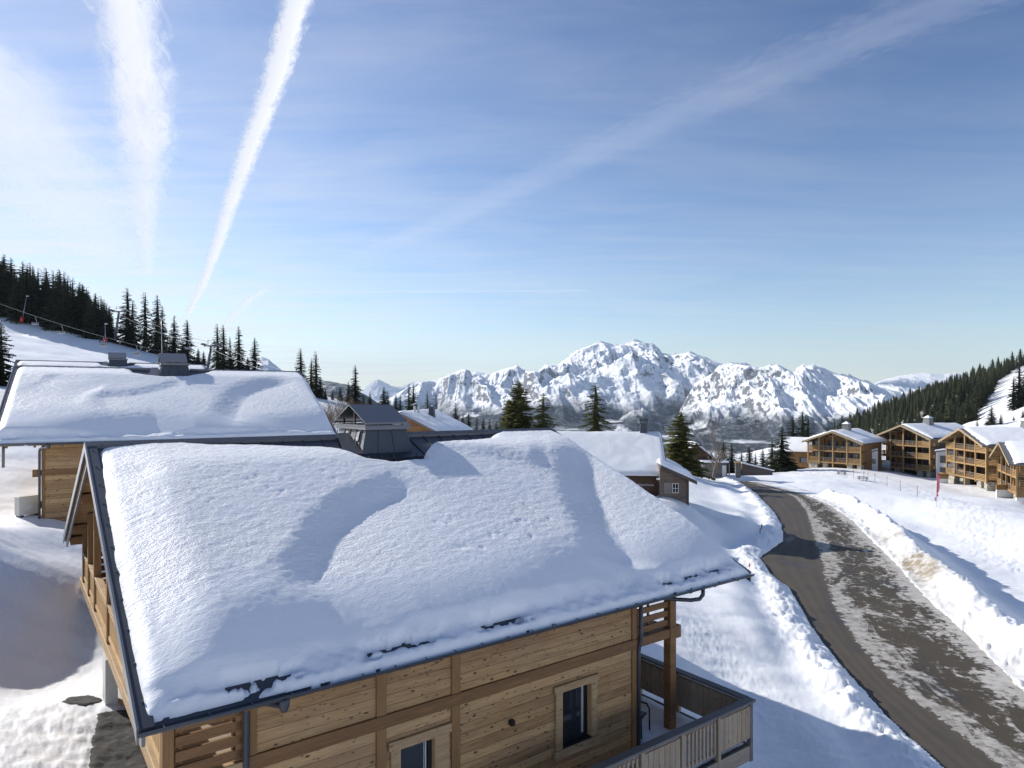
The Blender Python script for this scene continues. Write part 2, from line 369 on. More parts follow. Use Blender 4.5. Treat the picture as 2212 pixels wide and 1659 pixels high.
_S = np.block([[_A-0.25*np.eye(_n), _P], [_P.T, np.zeros((3, 3))]])
_sol = np.linalg.solve(_S, np.r_[CZ, 0, 0, 0])
def base_z(x, y):
    x = np.asarray(x, float); y = np.asarray(y, float); z = _sol[_n]+_sol[_n+1]*x+_sol[_n+2]*y
    for k in range(_n): z = z+_sol[k]*_phi(np.hypot(x-CXY[k, 0], y-CXY[k, 1]))
    return z
def road_z(y): return -(10.4+0.028*np.asarray(y, float))
_rl, _rr = np.array(ROAD_L)[:, :2], np.array(ROAD_R)[:, :2]
ROADPOLY = np.r_[_rl, _rr[::-1]]
CHB_AX = R(90-59.486)
DRY = [(-9.0, 13.0), (-8.6, 14.2), (-9.6, 16.2)]         # gravel strip beside the chalet
def ground_z(x, y, detail=True, full=False):
    x = np.asarray(x, float); y = np.asarray(y, float)
    z = base_z(x, y); r = np.hypot(x, y)
    dirt = np.zeros(x.shape)
    near = r < 170
    inn = in_poly(x, y, ROADPOLY)
    dl, sl, _ = poly_dist(x, y, _rl); dr, sr, runr = poly_dist(x, y, _rr)
    dedge = np.minimum(dl, dr); out = np.where(inn, -dedge, dedge)
    zr = road_z(y)
    k = sstep(9.0, 0.0, out)*(r < 160)
    z = z*(1-k)+zr*k
    nz = fbm(x*0.35, y*0.35, 4); lump = fbm(x*1.3, y*1.3, 4, 0.6)
    # ploughed bank on the near (chalet) side of the road
    left = (dl <= dr) & ~inn
    lip = np.exp(-((out-1.0)/0.9)**2)*(0.48+0.35*nz+0.30*lump)*left*near
    lip += np.exp(-((out-3.2)/1.8)**2)*(0.35+0.5*fbm(x*0.16+9, y*0.16, 3))*left*near
    # ploughed berm on the far side, then the field falls away behind it
    db, sb, runb = poly_dist(x, y, [p[:2] for p in BERM])
    ridge = 0.95+0.55*fbm(x*0.22+3, y*0.22, 3)+0.35*lump
    b = np.exp(-(db/1.05)**2)*np.clip(ridge, 0.2, 2)*near
    rub = np.exp(-((db-1.6)/1.5)**2)*np.clip(fbm(x*1.0+40, y*1.0, 4, 0.6), 0, 1)*0.55*(sb > 0)*near
    behind = sstep(0.3, 6.5, db)*(sb < 0)*sstep(24, 9, db)*(~inn)*near
    z = z+lip*(~inn)+b*(~inn)+rub*(~inn)-behind*2.0
    dirt = np.clip(np.exp(-((db-0.9)/1.2)**2)*(sb > 0)*0.9+np.exp(-(db/0.8)**2)*0.35, 0, 1)*(np.exp(-((runb-0.33)/0.07)**2)+0.75*np.exp(-((runb-0.52)/0.04)**2))*np.clip(0.9+1.2*fbm(x*0.5, y*0.5+8, 3), 0, 1.3)+0.35*np.exp(-((out-0.4)/0.7)**2)*(~left)
    dirt = dirt*(~inn)*near
    # drifts and trampled snow
    if detail:
        drift = fbm(x*0.09+5, y*0.09, 3)*0.45*sstep(8, 25, r)*sstep(400, 120, r)
        calm = sstep(0.5, 6.0, out)
        z = z+drift*calm
        wind = fbm(x*0.5+0.25*y, y*1.4-0.4*x, 3)*0.06*calm*near
        rough = np.zeros(x.shape)
        # trodden strip between the ropes and the apartments, and tumbled snow at the lower left
        strip = [ray(px, row, Y)[:2] for px, row, Y in ((1760, 1013, 150), (1860, 1025, 140), (1960, 1045, 122), (2060, 1085, 100), (2130, 1130, 80), (2230, 1190, 64))]
        ds, _, _ = poly_dist(x, y, strip); rough = np.maximum(rough, sstep(5.5, 2.0, ds)*1.0)
        dq = np.hypot((x+9.8)/3.4, (y-13.0)/3.2); rough = np.maximum(rough, sstep(1.3, 0.6, dq)*0.42)
        bank = [ray(px, row, Y)[:2] for px, row, Y in ((1480, 1420, 29), (1580, 1480, 25.5), (1700, 1580, 22), (1790, 1659, 20))]
        d2, _, _ = poly_dist(x, y, bank); rough = np.maximum(rough, sstep(1.8, 0.4, d2)*0.32)
        fine = fbm(x*3.1, y*3.1, 4, 0.62)
        z = z+wind+rough*(fine*0.15+0.05*perlin(x*1.3, y*1.3))*sstep(300, 90, r)
        z = z+fbm(x*4.2+7, y*4.2, 2)*0.012*sstep(60, 20, r)
        # mound left of the chalet and between the chalets
        for (mx, my, rx, ry, hh) in ((-19.3, 22.3, 2.1, 2.8, 2.1), (-18.0, 19.3, 1.9, 2.2, 1.3), (-18.6, 26.2, 2.2, 1.8, 0.55), (-21.5, 30.0, 2.2, 3.4, 1.1), (-16.0, 22.2, 2.2, 2.4, 0.75), (-12.4, 18.4, 2.0, 3.6, -0.75), (13.5, 44, 5.0, 5.0, 0.9), (11.5, 33, 3.0, 5.0, 0.5), (25, 98, 6, 5, 1.3), (19, 66, 6, 9, 0.8)):
            z = z+hh*np.exp(-((x-mx)/rx)**2-((y-my)/ry)**2)*sstep(1.0, 4.0, out)
    # the ground stays a little under the road sheet
    z = np.where(inn, zr-0.10-0.15*sstep(0, 0.6, dedge), z)
    # gravel strip beside the left gable: snow is melted out
    ds, _, _ = poly_dist(x, y, DRY)
    if full: return z, dirt, inn
    return z
th1 = np.radians(np.linspace(-43, 43, 900)); th2 = np.radians(np.linspace(43, 317, 90)[1:-1])
TH = np.r_[th1, th2]; RR = np.geomspace(5.5, 1600, 860)
rr_, tt_ = np.meshgrid(RR, TH, indexing='ij')
gx, gy = rr_*np.sin(tt_), rr_*np.cos(tt_)
gz, gd, gin = ground_z(gx, gy, True, True)
gv = np.stack([gx, gy, gz], -1).reshape(-1, 3)
gf = grid_faces(len(RR), len(TH), wrap=True)
ci = len(gv); gv = np.r_[gv, [[0, 0, float(gz[0].mean())]]]
ground = np_mesh('snow_ground', gv, gf, M['snow_ground'])
set_attr(ground, 'dirt', np.r_[gd.ravel(), 0])
# close the hole under the camera
bmx = MB(); n_ = len(TH)
inner = [tuple(gv[k]) for k in range(n_)]
tag(ground, kind='structure')
GZ = lambda x, y: float(ground_z(np.array([x]), np.array([y]))[0])

# ---- road sheet: asphalt lane, icy seam, dirty gravelly lay-by
m, t, p, o = material('asphalt_and_ice'); tc = t.n('ShaderNodeTexCoord').outputs['Object']
ac = t.n('ShaderNodeAttribute', attribute_name='across').outputs['Fac']; al = t.n('ShaderNodeAttribute', attribute_name='along').outputs['Fac']
sv = t.n('ShaderNodeCombineXYZ', {0: t.math('MULTIPLY', ac, 9.0), 1: t.math('MULTIPLY', al, 0.36), 2: 0.0}).outputs[0]
big = t.noise(sv, 0.85, 7, 0.70, 0.9); fin = t.noise(tc, 2.4, 6, 0.72); grit = t.noise(tc, 38, 3, 0.7)
asph = t.mix(t.noise(tc, 0.35, 4), (0.078, 0.064, 0.050), (0.120, 0.098, 0.074))
asph = t.mix(t.math('MULTIPLY', grit, 0.6), asph, (0.05, 0.045, 0.04))
wet = t.mix(t.noise(tc, 0.5, 4), (0.050, 0.040, 0.028), (0.092, 0.073, 0.048))
wet = t.mix(t.math('MULTIPLY', grit, 0.5), wet, (0.035, 0.030, 0.024))
rough_edge = t.math('MULTIPLY_ADD', t.math('SUBTRACT', fin, 0.5), 0.16, ac)
lane = t.ramp(rough_edge, ((0.44, 1.0), (0.465, 0.0)))
basec = t.mix(lane, wet, asph)
profile = t.ramp(rough_edge, ((0.0, 0.30), (0.015, 0.0), (0.44, 0.0), (0.462, 0.52), (0.55, 0.46), (0.62, 0.27), (0.80, 0.23), (0.92, 0.40), (0.985, 0.70), (1.0, 0.85)))
cov = t.math('ADD', profile, t.math('MULTIPLY', t.math('SUBTRACT', big, 0.5), 1.45))
cov = t.math('ADD', cov, t.math('MULTIPLY', t.math('SUBTRACT', fin, 0.5), 1.05))
ice = t.math('MULTIPLY', t.math('SUBTRACT', cov, 0.30), 6.5, clamp=True)
ice = t.math('MULTIPLY', ice, t.math('GREATER_THAN', profile, 0.01))
icec = t.mix(t.math('MULTIPLY_ADD', t.math('ADD', fin, t.math('MULTIPLY', ac, 0.25)), 2.2, -0.75, clamp=True), (0.13, 0.112, 0.09), (0.47, 0.45, 0.42))
trk = t.math('SUBTRACT', 1.0, t.math('MULTIPLY', t.math('ABSOLUTE', t.math('SUBTRACT', t.math('PINGPONG', t.math('ADD', ac, 0.02), 0.115), 0.058)), 17.0, clamp=True))
basec = t.mix(t.math('MULTIPLY', t.math('MULTIPLY', trk, lane), t.math('MULTIPLY', big, 0.75)), basec, (0.045, 0.038, 0.031))
damp = t.math('MULTIPLY', t.math('SUBTRACT', t.noise(t.mapping(sv, scale=(0.4, 0.5, 1)), 1.0, 4), 0.52, clamp=True), 6.0, clamp=True)
basec = t.mix(t.math('MULTIPLY', damp, 0.55), basec, (0.030, 0.027, 0.024))
cc = t.mix(ice, basec, icec)
setp(t, p, color=cc, rough=t.math('SUBTRACT', t.math('MULTIPLY_ADD', big, 0.3, 0.62, clamp=True), t.math('MULTIPLY', damp, 0.30)), spec=0.3, normal=bump(t, t.math('ADD', t.math('MULTIPLY', grit, 0.35), t.math('MULTIPLY', ice, 1.0)), 0.5, 0.03))
M['road'] = m
def resample(pts, k):
    pts = np.array(pts); seg = np.hypot(*(pts[1:, :2]-pts[:-1, :2]).T); return pts, np.r_[0, np.cumsum(seg)]
NL, NA = 420, 46
par = np.linspace(0, len(ROAD_L)-1, NL)
def along(P): P = np.array(P); q = np.arange(len(P)); return np.stack([np.interp(par, q, P[:, 0]), np.interp(par, q, P[:, 1])], -1)
def smooth(a, k=4):
    ker = np.ones(2*k+1)/(2*k+1); pad = np.pad(a, ((k, k), (0, 0)), 'edge'); return np.stack([np.convolve(pad[:, i], ker, 'valid') for i in range(2)], -1)
eL, eM, eR = smooth(along(ROAD_L)), smooth(along(ROAD_M), 8), smooth(along(ROAD_R), 8)
AL = np.r_[0, np.cumsum(np.hypot(*(eM[1:]-eM[:-1]).T))]
rx, ry, ra, rl = [], [], [], []
for k in np.linspace(-0.03, 1.10, NA):
    if k < 0.45: q = eL+(eM-eL)*(k/0.45)
    else: q = eM+(eR-eM)*((k-0.45)/0.55)
    rx.append(q[:, 0]); ry.append(q[:, 1]); ra.append(np.full(NL, min(max(k, 0), 1))); rl.append(AL)
rx, ry, ra, rl = (np.array(q) for q in (rx, ry, ra, rl))
rz = road_z(ry)+0.012*fbm(rx*0.8, ry*0.8, 3)
road = np_mesh('road', np.stack([rx, ry, rz], -1).reshape(-1, 3), grid_faces(NA, NL), M['road'])
set_attr(road, 'across', ra.ravel()); set_attr(road, 'along', rl.ravel()); tag(road, kind='structure')
# ------------------------------------------------------------------ the near chalet
CH0 = (-5.2664, 9.5, -4.7117); CHA = R(90-53.363); CL, CW, CR = 14.52, 8.304, 3.596; CK = CR/CW
BASE = 6.4
def roof_snow_mesh(name, parent, L, W, K, hfun, edge, ds=0.045, loc=None, bare=None, mat=None, zoff=0.06):
    """snow lying over both slopes of a gable roof; hfun gives its depth, edge(s, t) the rounded rim factor"""
    s = np.arange(-0.10, L+0.10, ds); tn = np.arange(-0.16, W+0.6, ds); tf = np.arange(W+0.6, 2*W+0.2, 0.16)
    tt = np.r_[tn, tf]; S, T = np.meshgrid(s, tt, indexing='ij')
    h = hfun(S, T)
    q = W-np.sqrt((T-W)**2+0.06); z = K*q+zoff+h
    v = np.stack([S, T, z], -1).reshape(-1, 3); f = grid_faces(len(s), len(tt))
    keep = (h.ravel()[f] > 0.004).any(1)
    f = f[keep]
    o = np_mesh(name, v, f, mat or M['snow'], parent)
    cr = sstep(0.9, 2.6, np.where(T > W, 2*W-T, T))*np.clip(0.75+1.1*fbm(S*0.35+3, T*0.45+8, 3), 0.15, 1.15)
    set_attr(o, 'crust', cr.ravel())
    if loc: o.location = loc
    return o
def dropline(S, T, pts, amt, wid, grow=0.35):
    """ground on the left of the line stays, right of it sinks by amt over wid"""
    d, sd_, run = poly_dist(S, T, pts); sg = d*sd_
    fade = sstep(0, grow*0.5, run)*sstep(1.0, 1-grow*0.5, run)
    return -amt*sstep(0, wid, -sg)*np.exp(-np.clip(-sg-wid, 0, None)/1.6)*np.where(sg < 0, fade, 1)
ch = empty('chalet', (CH0[0], CH0[1], CH0[2]-BASE), CHA, 'nearest larch clad chalet with two framed windows, balconies and a deeply snowed roof', 'chalet')
def part(mb, name, mat, parent=ch, smooth=False, bevel=0.0, pieces=False):
    if pieces:
        r = mb.pieces(name, M[mat], parent, smooth=smooth, bevel=bevel)
        if parent.type == 'EMPTY':
            for o in r: o.location = (0, 0, BASE)
        return r
    o = mb.build(name, M[mat], parent, smooth, bevel)
    if parent.type == 'EMPTY': o.location = (0, 0, BASE)
    return o
zr = lambda t: CK*(CW-abs(t-CW))+0.06
# --- roof shell with standing seams
b = MB()
prof = [(0, -0.02, zr(0)-0.02), (0, CW, zr(CW)), (0, 2*CW+0.02, zr(0)-0.02), (0, 2*CW+0.02, zr(0)-0.10), (0, CW, zr(CW)-0.10), (0, -0.02, zr(0)-0.10)]
b.prism(prof, (CL, 0, 0))
for k in range(1, 26):
    s0 = 0.2+k*0.555
    for sg in (0, 1):
        e0 = (s0, 0.75 if sg == 0 else 2*CW-0.02, zr(0.75 if sg == 0 else 0.02)+0.012); e1 = (s0, CW-0.05 if sg == 0 else CW+0.05, zr(CW-0.05)+0.012)
        b.bar(e0, e1, 0.022, 0.035)
roof = part(b, 'roof', 'metal')
b = MB()
for s0, s1 in ((0.0, 6.5), (8.25, CL)):
    for sg in (-1, 1):
        P = [(s0, CW, zr(CW)+0.075), (s0, CW+sg*0.20, zr(CW-0.20)+0.075), (s0, CW+sg*0.20, zr(CW-0.20)+0.0), (s0, CW, zr(CW)+0.03)]
        b.prism(P if sg > 0 else P[::-1], (s1-s0, 0, 0))
    for k in range(int((s1-s0)/0.62)):
        b.cyl((s0+0.3+k*0.62, CW-0.14, zr(CW-0.14)+0.07), (s0+0.3+k*0.62, CW-0.145, zr(CW-0.14)+0.10), 0.02, 0.012, 6)
part(b, 'ridge_cap', 'metal', roof)
# soffit boards and verge flashings
b = MB()
b.prism([(0.03, 0.12, zr(0.12)-0.105), (0.03, CW, zr(CW)-0.105), (0.03, 2*CW-0.12, zr(0.12)-0.105), (0.03, 2*CW-0.12, zr(0.12)-0.17), (0.03, CW, zr(CW)-0.17), (0.03, 0.12, zr(0.12)-0.17)], (CL-0.06, 0, 0))
part(b, 'soffit', 'soffit', roof)
for s0, wd, up, dn in ((-0.035, 0.035, 0.075, 0.16), (0.0, 0.20, 0.055, -0.01), (CL, 0.035, 0.075, 0.20)):
    b = MB()
    for sg in (0, 1):
        T0, T1 = (-0.05, CW) if sg == 0 else (2*CW+0.05, CW)
        b.prism([(s0, T0, zr(0)-0.02+up), (s0, T1, zr(CW)+up), (s0, T1, zr(CW)-dn), (s0, T0, zr(0)-0.02-dn)], (wd, 0, 0))
    if up == 0.055:
        for sg in (0, 1):
            for k in range(11):
                tq = 0.4+k*0.75; tq = tq if sg == 0 else 2*CW-tq
                b.cyl((0.10, tq, zr(tq)+0.05), (0.10, tq, zr(tq)+0.085), 0.022, 0.014, 6)
    part(b, 'verge_flashing', 'metal_lt' if wd < 0.1 else 'metal', roof)
b = MB()                                             # second, inner verge board
for sg in (0, 1):
    T0, T1 = (0.1, CW) if sg == 0 else (2*CW-0.1, CW)
    b.prism([(0.05, T0, zr(0.1)-0.17), (0.05, T1, zr(CW)-0.17), (0.05, T1, zr(CW)-0.34), (0.05, T0, zr(0.1)-0.34)], (0.05, 0, 0))
part(b, 'verge_board', 'metal_lt', roof)
# rafter tails / purlins
b = MB()
for tq in (2.2, 5.2, CW, 2*CW-5.2, 2*CW-2.2, 0.85, 2*CW-0.85):
    b.box(0.12, 1.9, tq-0.12, tq+0.12, zr(tq)-0.46, zr(tq)-0.19); b.box(10.8, CL-0.12, tq-0.12, tq+0.12, zr(tq)-0.46, zr(tq)-0.19)
part(b, 'purlin', 'beam', roof, pieces=True, bevel=0.01)
b = MB()
for k in range(15): b.bar((0.55+k*0.98, 0.14, zr(0.14)-0.215), (0.55+k*0.98, 0.82, zr(0.82)-0.235), 0.09, 0.10)
part(b, 'rafter_tail', 'beam', roof, pieces=True)
# --- gutter and downpipes
def half_pipe(b, p0, p1, r=0.075, th=0.008, n=10):
    pr = []
    for k in range(n+1):
        a = math.pi*k/n; pr.append((p0[0], p0[1]+r*math.cos(a), p0[2]-r*math.sin(a)))
    for k in range(n, -1, -1):
        a = math.pi*k/n; pr.append((p0[0], p0[1]+(r-th)*math.cos(a), p0[2]-(r-th)*math.sin(a)))
    b.prism(pr, (p1[0]-p0[0], 0, 0))
b = MB(); half_pipe(b, (-0.02, -0.085, 0.065), (CL+0.02, -0.085, 0.065))
for k in range(24): b.box(0.3+k*0.61, 0.312+k*0.61, -0.17, -0.012, 0.06, 0.072)
b.cyl((-0.02, -0.165, 0.068), (CL+0.02, -0.165, 0.068), 0.012, n=6)
gut = part(b, 'gutter', 'metal', roof)
b = MB(); b.tube([(2.02, -0.085, 0.0), (2.02, -0.085, -0.08), (2.00, 0.02, -0.13), (1.80, 0.45, -0.17), (1.68, 0.68, -0.22), (1.655, 0.71, -0.36), (1.655, 0.71, -6.2)], 0.052, 10)
b.tube([(2.02, -0.085, 0.02), (2.02, -0.085, -0.05), (2.02, -0.085, -0.13), (2.02, -0.075, -0.19)], [0.088, 0.086, 0.075, 0.05], 12)
part(b, 'downpipe', 'metal', ch, True)
b = MB(); b.tube([(11.06, 0.70, 0.05), (11.06, 0.70, -1.20), (11.04, 0.735, -1.34), (11.02, 0.74, -1.5), (11.02, 0.74, -6.2)], 0.052, 10)
b.tube([(12.46, -0.085, 0.0), (12.46, -0.085, -0.14), (12.40, -0.03, -0.25), (12.22, 0.10, -0.28), (11.9, 0.30, -0.25), (11.5, 0.52, -0.18), (11.1, 0.68, -0.10)], 0.05, 10)
part(b, 'downpipe', 'metal', ch, True)
# --- walls
S0, S1, T0, T1 = 1.72, 10.96, 0.80, 2*CW-0.80
ztop = zr(T0)-0.20
wins = [(4.47, 5.27, -3.95, -1.88), (8.53, 9.46, -3.14, -1.85)]
b = MB(); cuts = [S0, 4.47, 5.27, 8.53, 9.46, S1]
for i in range(5):
    wn = [q for q in wins if abs(q[0]-cuts[i]) < 1e-6]
    if not wn: b.box(cuts[i], cuts[i+1], T0, T0+0.24, -6.3, ztop)
    else:
        q = wn[0]; b.box(q[0], q[1], T0, T0+0.24, -6.3, q[2]); b.box(q[0], q[1], T0, T0+0.24, q[3], ztop)
for s0 in (S0, S1-0.24):
    e = 0.242
    b.prism([(s0, T0+e, -6.3), (s0, T1-e, -6.3), (s0, T1-e, zr(T1-e)-0.19), (s0, CW, zr(CW)-0.19), (s0, T0+e, zr(T0+e)-0.19)], (0.24, 0, 0))
b.box(S0, S1, T1-0.24, T1, -6.3, ztop)
wall = part(b, 'wall', 'clad')
b = MB(); b.box(S0+0.3, S1-0.3, T0+0.9, T0+0.95, -6, ztop); part(b, 'interior_dark', 'black')  # black sheet standing in for the unlit room behind the windows
# posts and the dark storey beam on the front
for s0, s1 in ((1.72, 1.84), (4.00, 4.20), (5.63, 5.83), (10.82, 10.985)):
    b = MB(); b.box(s0, s1, T0-0.045, T0+0.1, -6.3, -1.412); b.box(s0, s1, T0-0.045, T0+0.1, -1.168, ztop-0.02); part(b, 'post', 'post', ch, pieces=True, bevel=0.012)
b = MB(); b.box(1.60, 10.99, T0-0.055, T0+0.1, -1.41, -1.17); b.box(10.99, 12.22, T0-0.05, T0+0.16, -1.41, -1.17)
part(b, 'storey_beam', 'beam', ch, bevel=0.012)
for (a0, a1, z0, z1), (o0, o1, oz0, oz1) in zip(wins, ((4.24, 5.615, -4.1, -1.71), (8.30, 9.67, -3.33, -1.70))):
    b = MB()
    b.box(o0, o1, T0-0.075, T0-0.002, z1, oz1)                                   # head board, slightly wider
    b.box(o0+0.05, a0, T0-0.06, T0-0.002, z0, z1-0.002); b.box(a1, o1-0.05, T0-0.06, T0-0.002, z0, z1-0.002)
    if z0 > -3.5: b.box(o0, o1, T0-0.10, T0-0.002, oz0, z0)
    wf = part(b, 'window', 'trim', ch, bevel=0.008)
    b = MB()                                                                     # timber reveal
    b.box(a0+0.001, a0+0.02, T0-0.05, T0+0.16, z0, z1-0.003); b.box(a1-0.02, a1-0.001, T0-0.05, T0+0.16, z0, z1-0.003); b.box(a0+0.02, a1-0.02, T0-0.05, T0+0.16, z1-0.024, z1-0.003)
    part(b, 'reveal', 'trim_z', wf)
    b = MB()
    for q in ((a0+0.02, a0+0.09, z0, z1-0.024), (a1-0.11, a1-0.02, z0, z1-0.024), (a0+0.09, a1-0.11, z0, z0+0.09), (a0+0.09, a1-0.11, z1-0.09, z1-0.024)): b.box(q[0], q[1], T0+0.10, T0+0.16, q[2], q[3])
    b.box(a0+0.02, a1-0.02, T0-0.06, T0+0.10, z0-0.02, z0+0.015)
    part(b, 'sash', 'black', wf)
    b = MB(); b.box(a0+0.09, a1-0.11, T0+0.125, T0+0.135, z0+0.09, z1-0.09); part(b, 'pane', 'glass', wf)
    b = MB(); b.box(a1-0.17, a1-0.145, T0+0.105, T0+0.122, z0+0.09, z1-0.09); b.box(a1-0.20, a1-0.19, T0+0.105, T0+0.122, z0+0.09, z1-0.09); part(b, 'curtain', 'white_frame', wf)
b = MB(); b.box(7.06, 7.16, T0-0.12, T0-0.002, -2.19, -2.08); b.box(7.075, 7.145, T0-0.135, T0-0.12, -2.175, -2.095)
part(b, 'wall_lamp', 'black', ch, bevel=0.006)
# --- chimney housing
CB = dict(s=(6.56, 8.26), t=(7.18, 2*CW-7.18), z=3.0); CT = dict(s=(6.80, 8.06), t=(7.36, 2*CW-7.36), z=3.87)
b = MB(); i = len(b.v)
for c in (CB, CT):
    b.v += [(c['s'][0], c['t'][0], c['z']), (c['s'][1], c['t'][0], c['z']), (c['s'][1], c['t'][1], c['z']), (c['s'][0], c['t'][1], c['z'])]
b.f += [(0, 1, 5, 4), (1, 2, 6, 5), (2, 3, 7, 6), (3, 0, 4, 7), (4, 5, 6, 7), (3, 2, 1, 0)]
lerp = lambda a, c, f: tuple(a[i]+(c[i]-a[i])*f for i in range(3))
def cside(u, face):
    if face == 'near': return ((CB['s'][0]+(CB['s'][1]-CB['s'][0])*u, CB['t'][0]-0.004, CB['z']), (CT['s'][0]+(CT['s'][1]-CT['s'][0])*u, CT['t'][0]-0.004, CT['z']))
    sx = 0 if face == 'left' else 1; o = -0.004 if sx == 0 else 0.004
    return ((CB['s'][sx]+o, CB['t'][0]+(CB['t'][1]-CB['t'][0])*u, CB['z']), (CT['s'][sx]+o, CT['t'][0]+(CT['t'][1]-CT['t'][0])*u, CT['z']))
for u in (0.0, 0.30, 0.63, 1.0): b.bar(*cside(u, 'near'), 0.022, 0.03)
for u in (0.14, 0.34, 0.57, 0.78): b.bar(*cside(u, 'left'), 0.03, 0.04); b.bar(*cside(u, 'right'), 0.03, 0.04)
chim = part(b, 'chimney', 'metal')
b = MB()
for u in (0.24, 0.66):
    q0, q1 = cside(u, 'left'); p0 = lerp(q0, q1, 0.62); p1 = lerp(q0, q1, 0.92)
    b.bar((p0[0]-0.02, p0[1], p0[2]), (p1[0]-0.02, p1[1], p1[2]), 0.20, 0.03, up=(1, 0, 0))
part(b, 'vent_plate', 'metal_lt', chim, pieces=True)
b = MB(); b.box(6.70, 8.14, 7.22, 2*CW-7.22, 3.87, 4.0); b.box(6.66, 8.18, 7.18, 2*CW-7.18, 3.985, 4.01)
part(b, 'rim', 'cap_metal', chim, bevel=0.006)
b = MB()
for s0, tq in ((6.85, 7.5), (7.25, 7.42), (7.62, 7.42), (8.02, 7.5), (6.85, CW), (8.02, CW), (6.85, 2*CW-7.5), (8.02, 2*CW-7.5)):
    b.box(s0-0.025, s0+0.025, tq-0.025, tq+0.025, 4.0, 4.10+0.40*min(1, (tq if tq <= CW else 2*CW-tq)-7.3)/1.0)
part(b, 'cap_post', 'black', chim, pieces=True)
b = MB()
for sg in (-1, 1):
    b.prism([(6.66, CW, 4.60), (6.66, CW+sg*1.16, 4.09), (6.66, CW+sg*1.16, 4.07), (6.66, CW, 4.575)], (1.38, 0, 0))
    b.box(6.66, 8.04, CW+sg*1.16-(0.0 if sg > 0 else 0.008), CW+sg*1.16+(0.008 if sg > 0 else 0), 4.035, 4.089)
part(b, 'cap_roof', 'cap_metal', chim)
for s0 in (7.12, 7.62):
    b = MB(); b.cyl((s0, 7.85, 4.01), (s0, 7.85, 4.05), 0.19, n=16); b.cyl((s0, 7.85, 4.05), (s0, 7.85, 4.09), 0.22, n=16); b.cyl((s0, 7.85, 4.10), (s0, 7.85, 4.12), 0.17, n=16)
    part(b, 'flue', 'black', chim)
b = MB()                                             # flashing apron round the chimney foot
b.prism([(6.0, 6.86, zr(6.86)+0.02), (8.45, 6.86, zr(6.86)+0.02), (8.45, 7.17, zr(7.17)+0.02), (6.0, 7.17, zr(7.17)+0.02)], (0, 0, 0.012))
for k in range(6): b.cyl((6.32+k*0.37, 6.88, zr(6.88)+0.03), (6.32+k*0.37, 6.92, zr(6.92)+0.10), 0.028, 0.02, 8)
part(b, 'flashing', 'metal', chim)
b = MB(); b.prism([(6.05, 7.18, zr(7.18)+0.05), (6.62, 7.18, zr(7.18)+0.05), (6.62, CW, zr(CW)+0.09), (6.28, CW, zr(CW)+0.09)], (0, 0, 0.012)); part(b, 'side_flashing', 'metal_lt', chim)
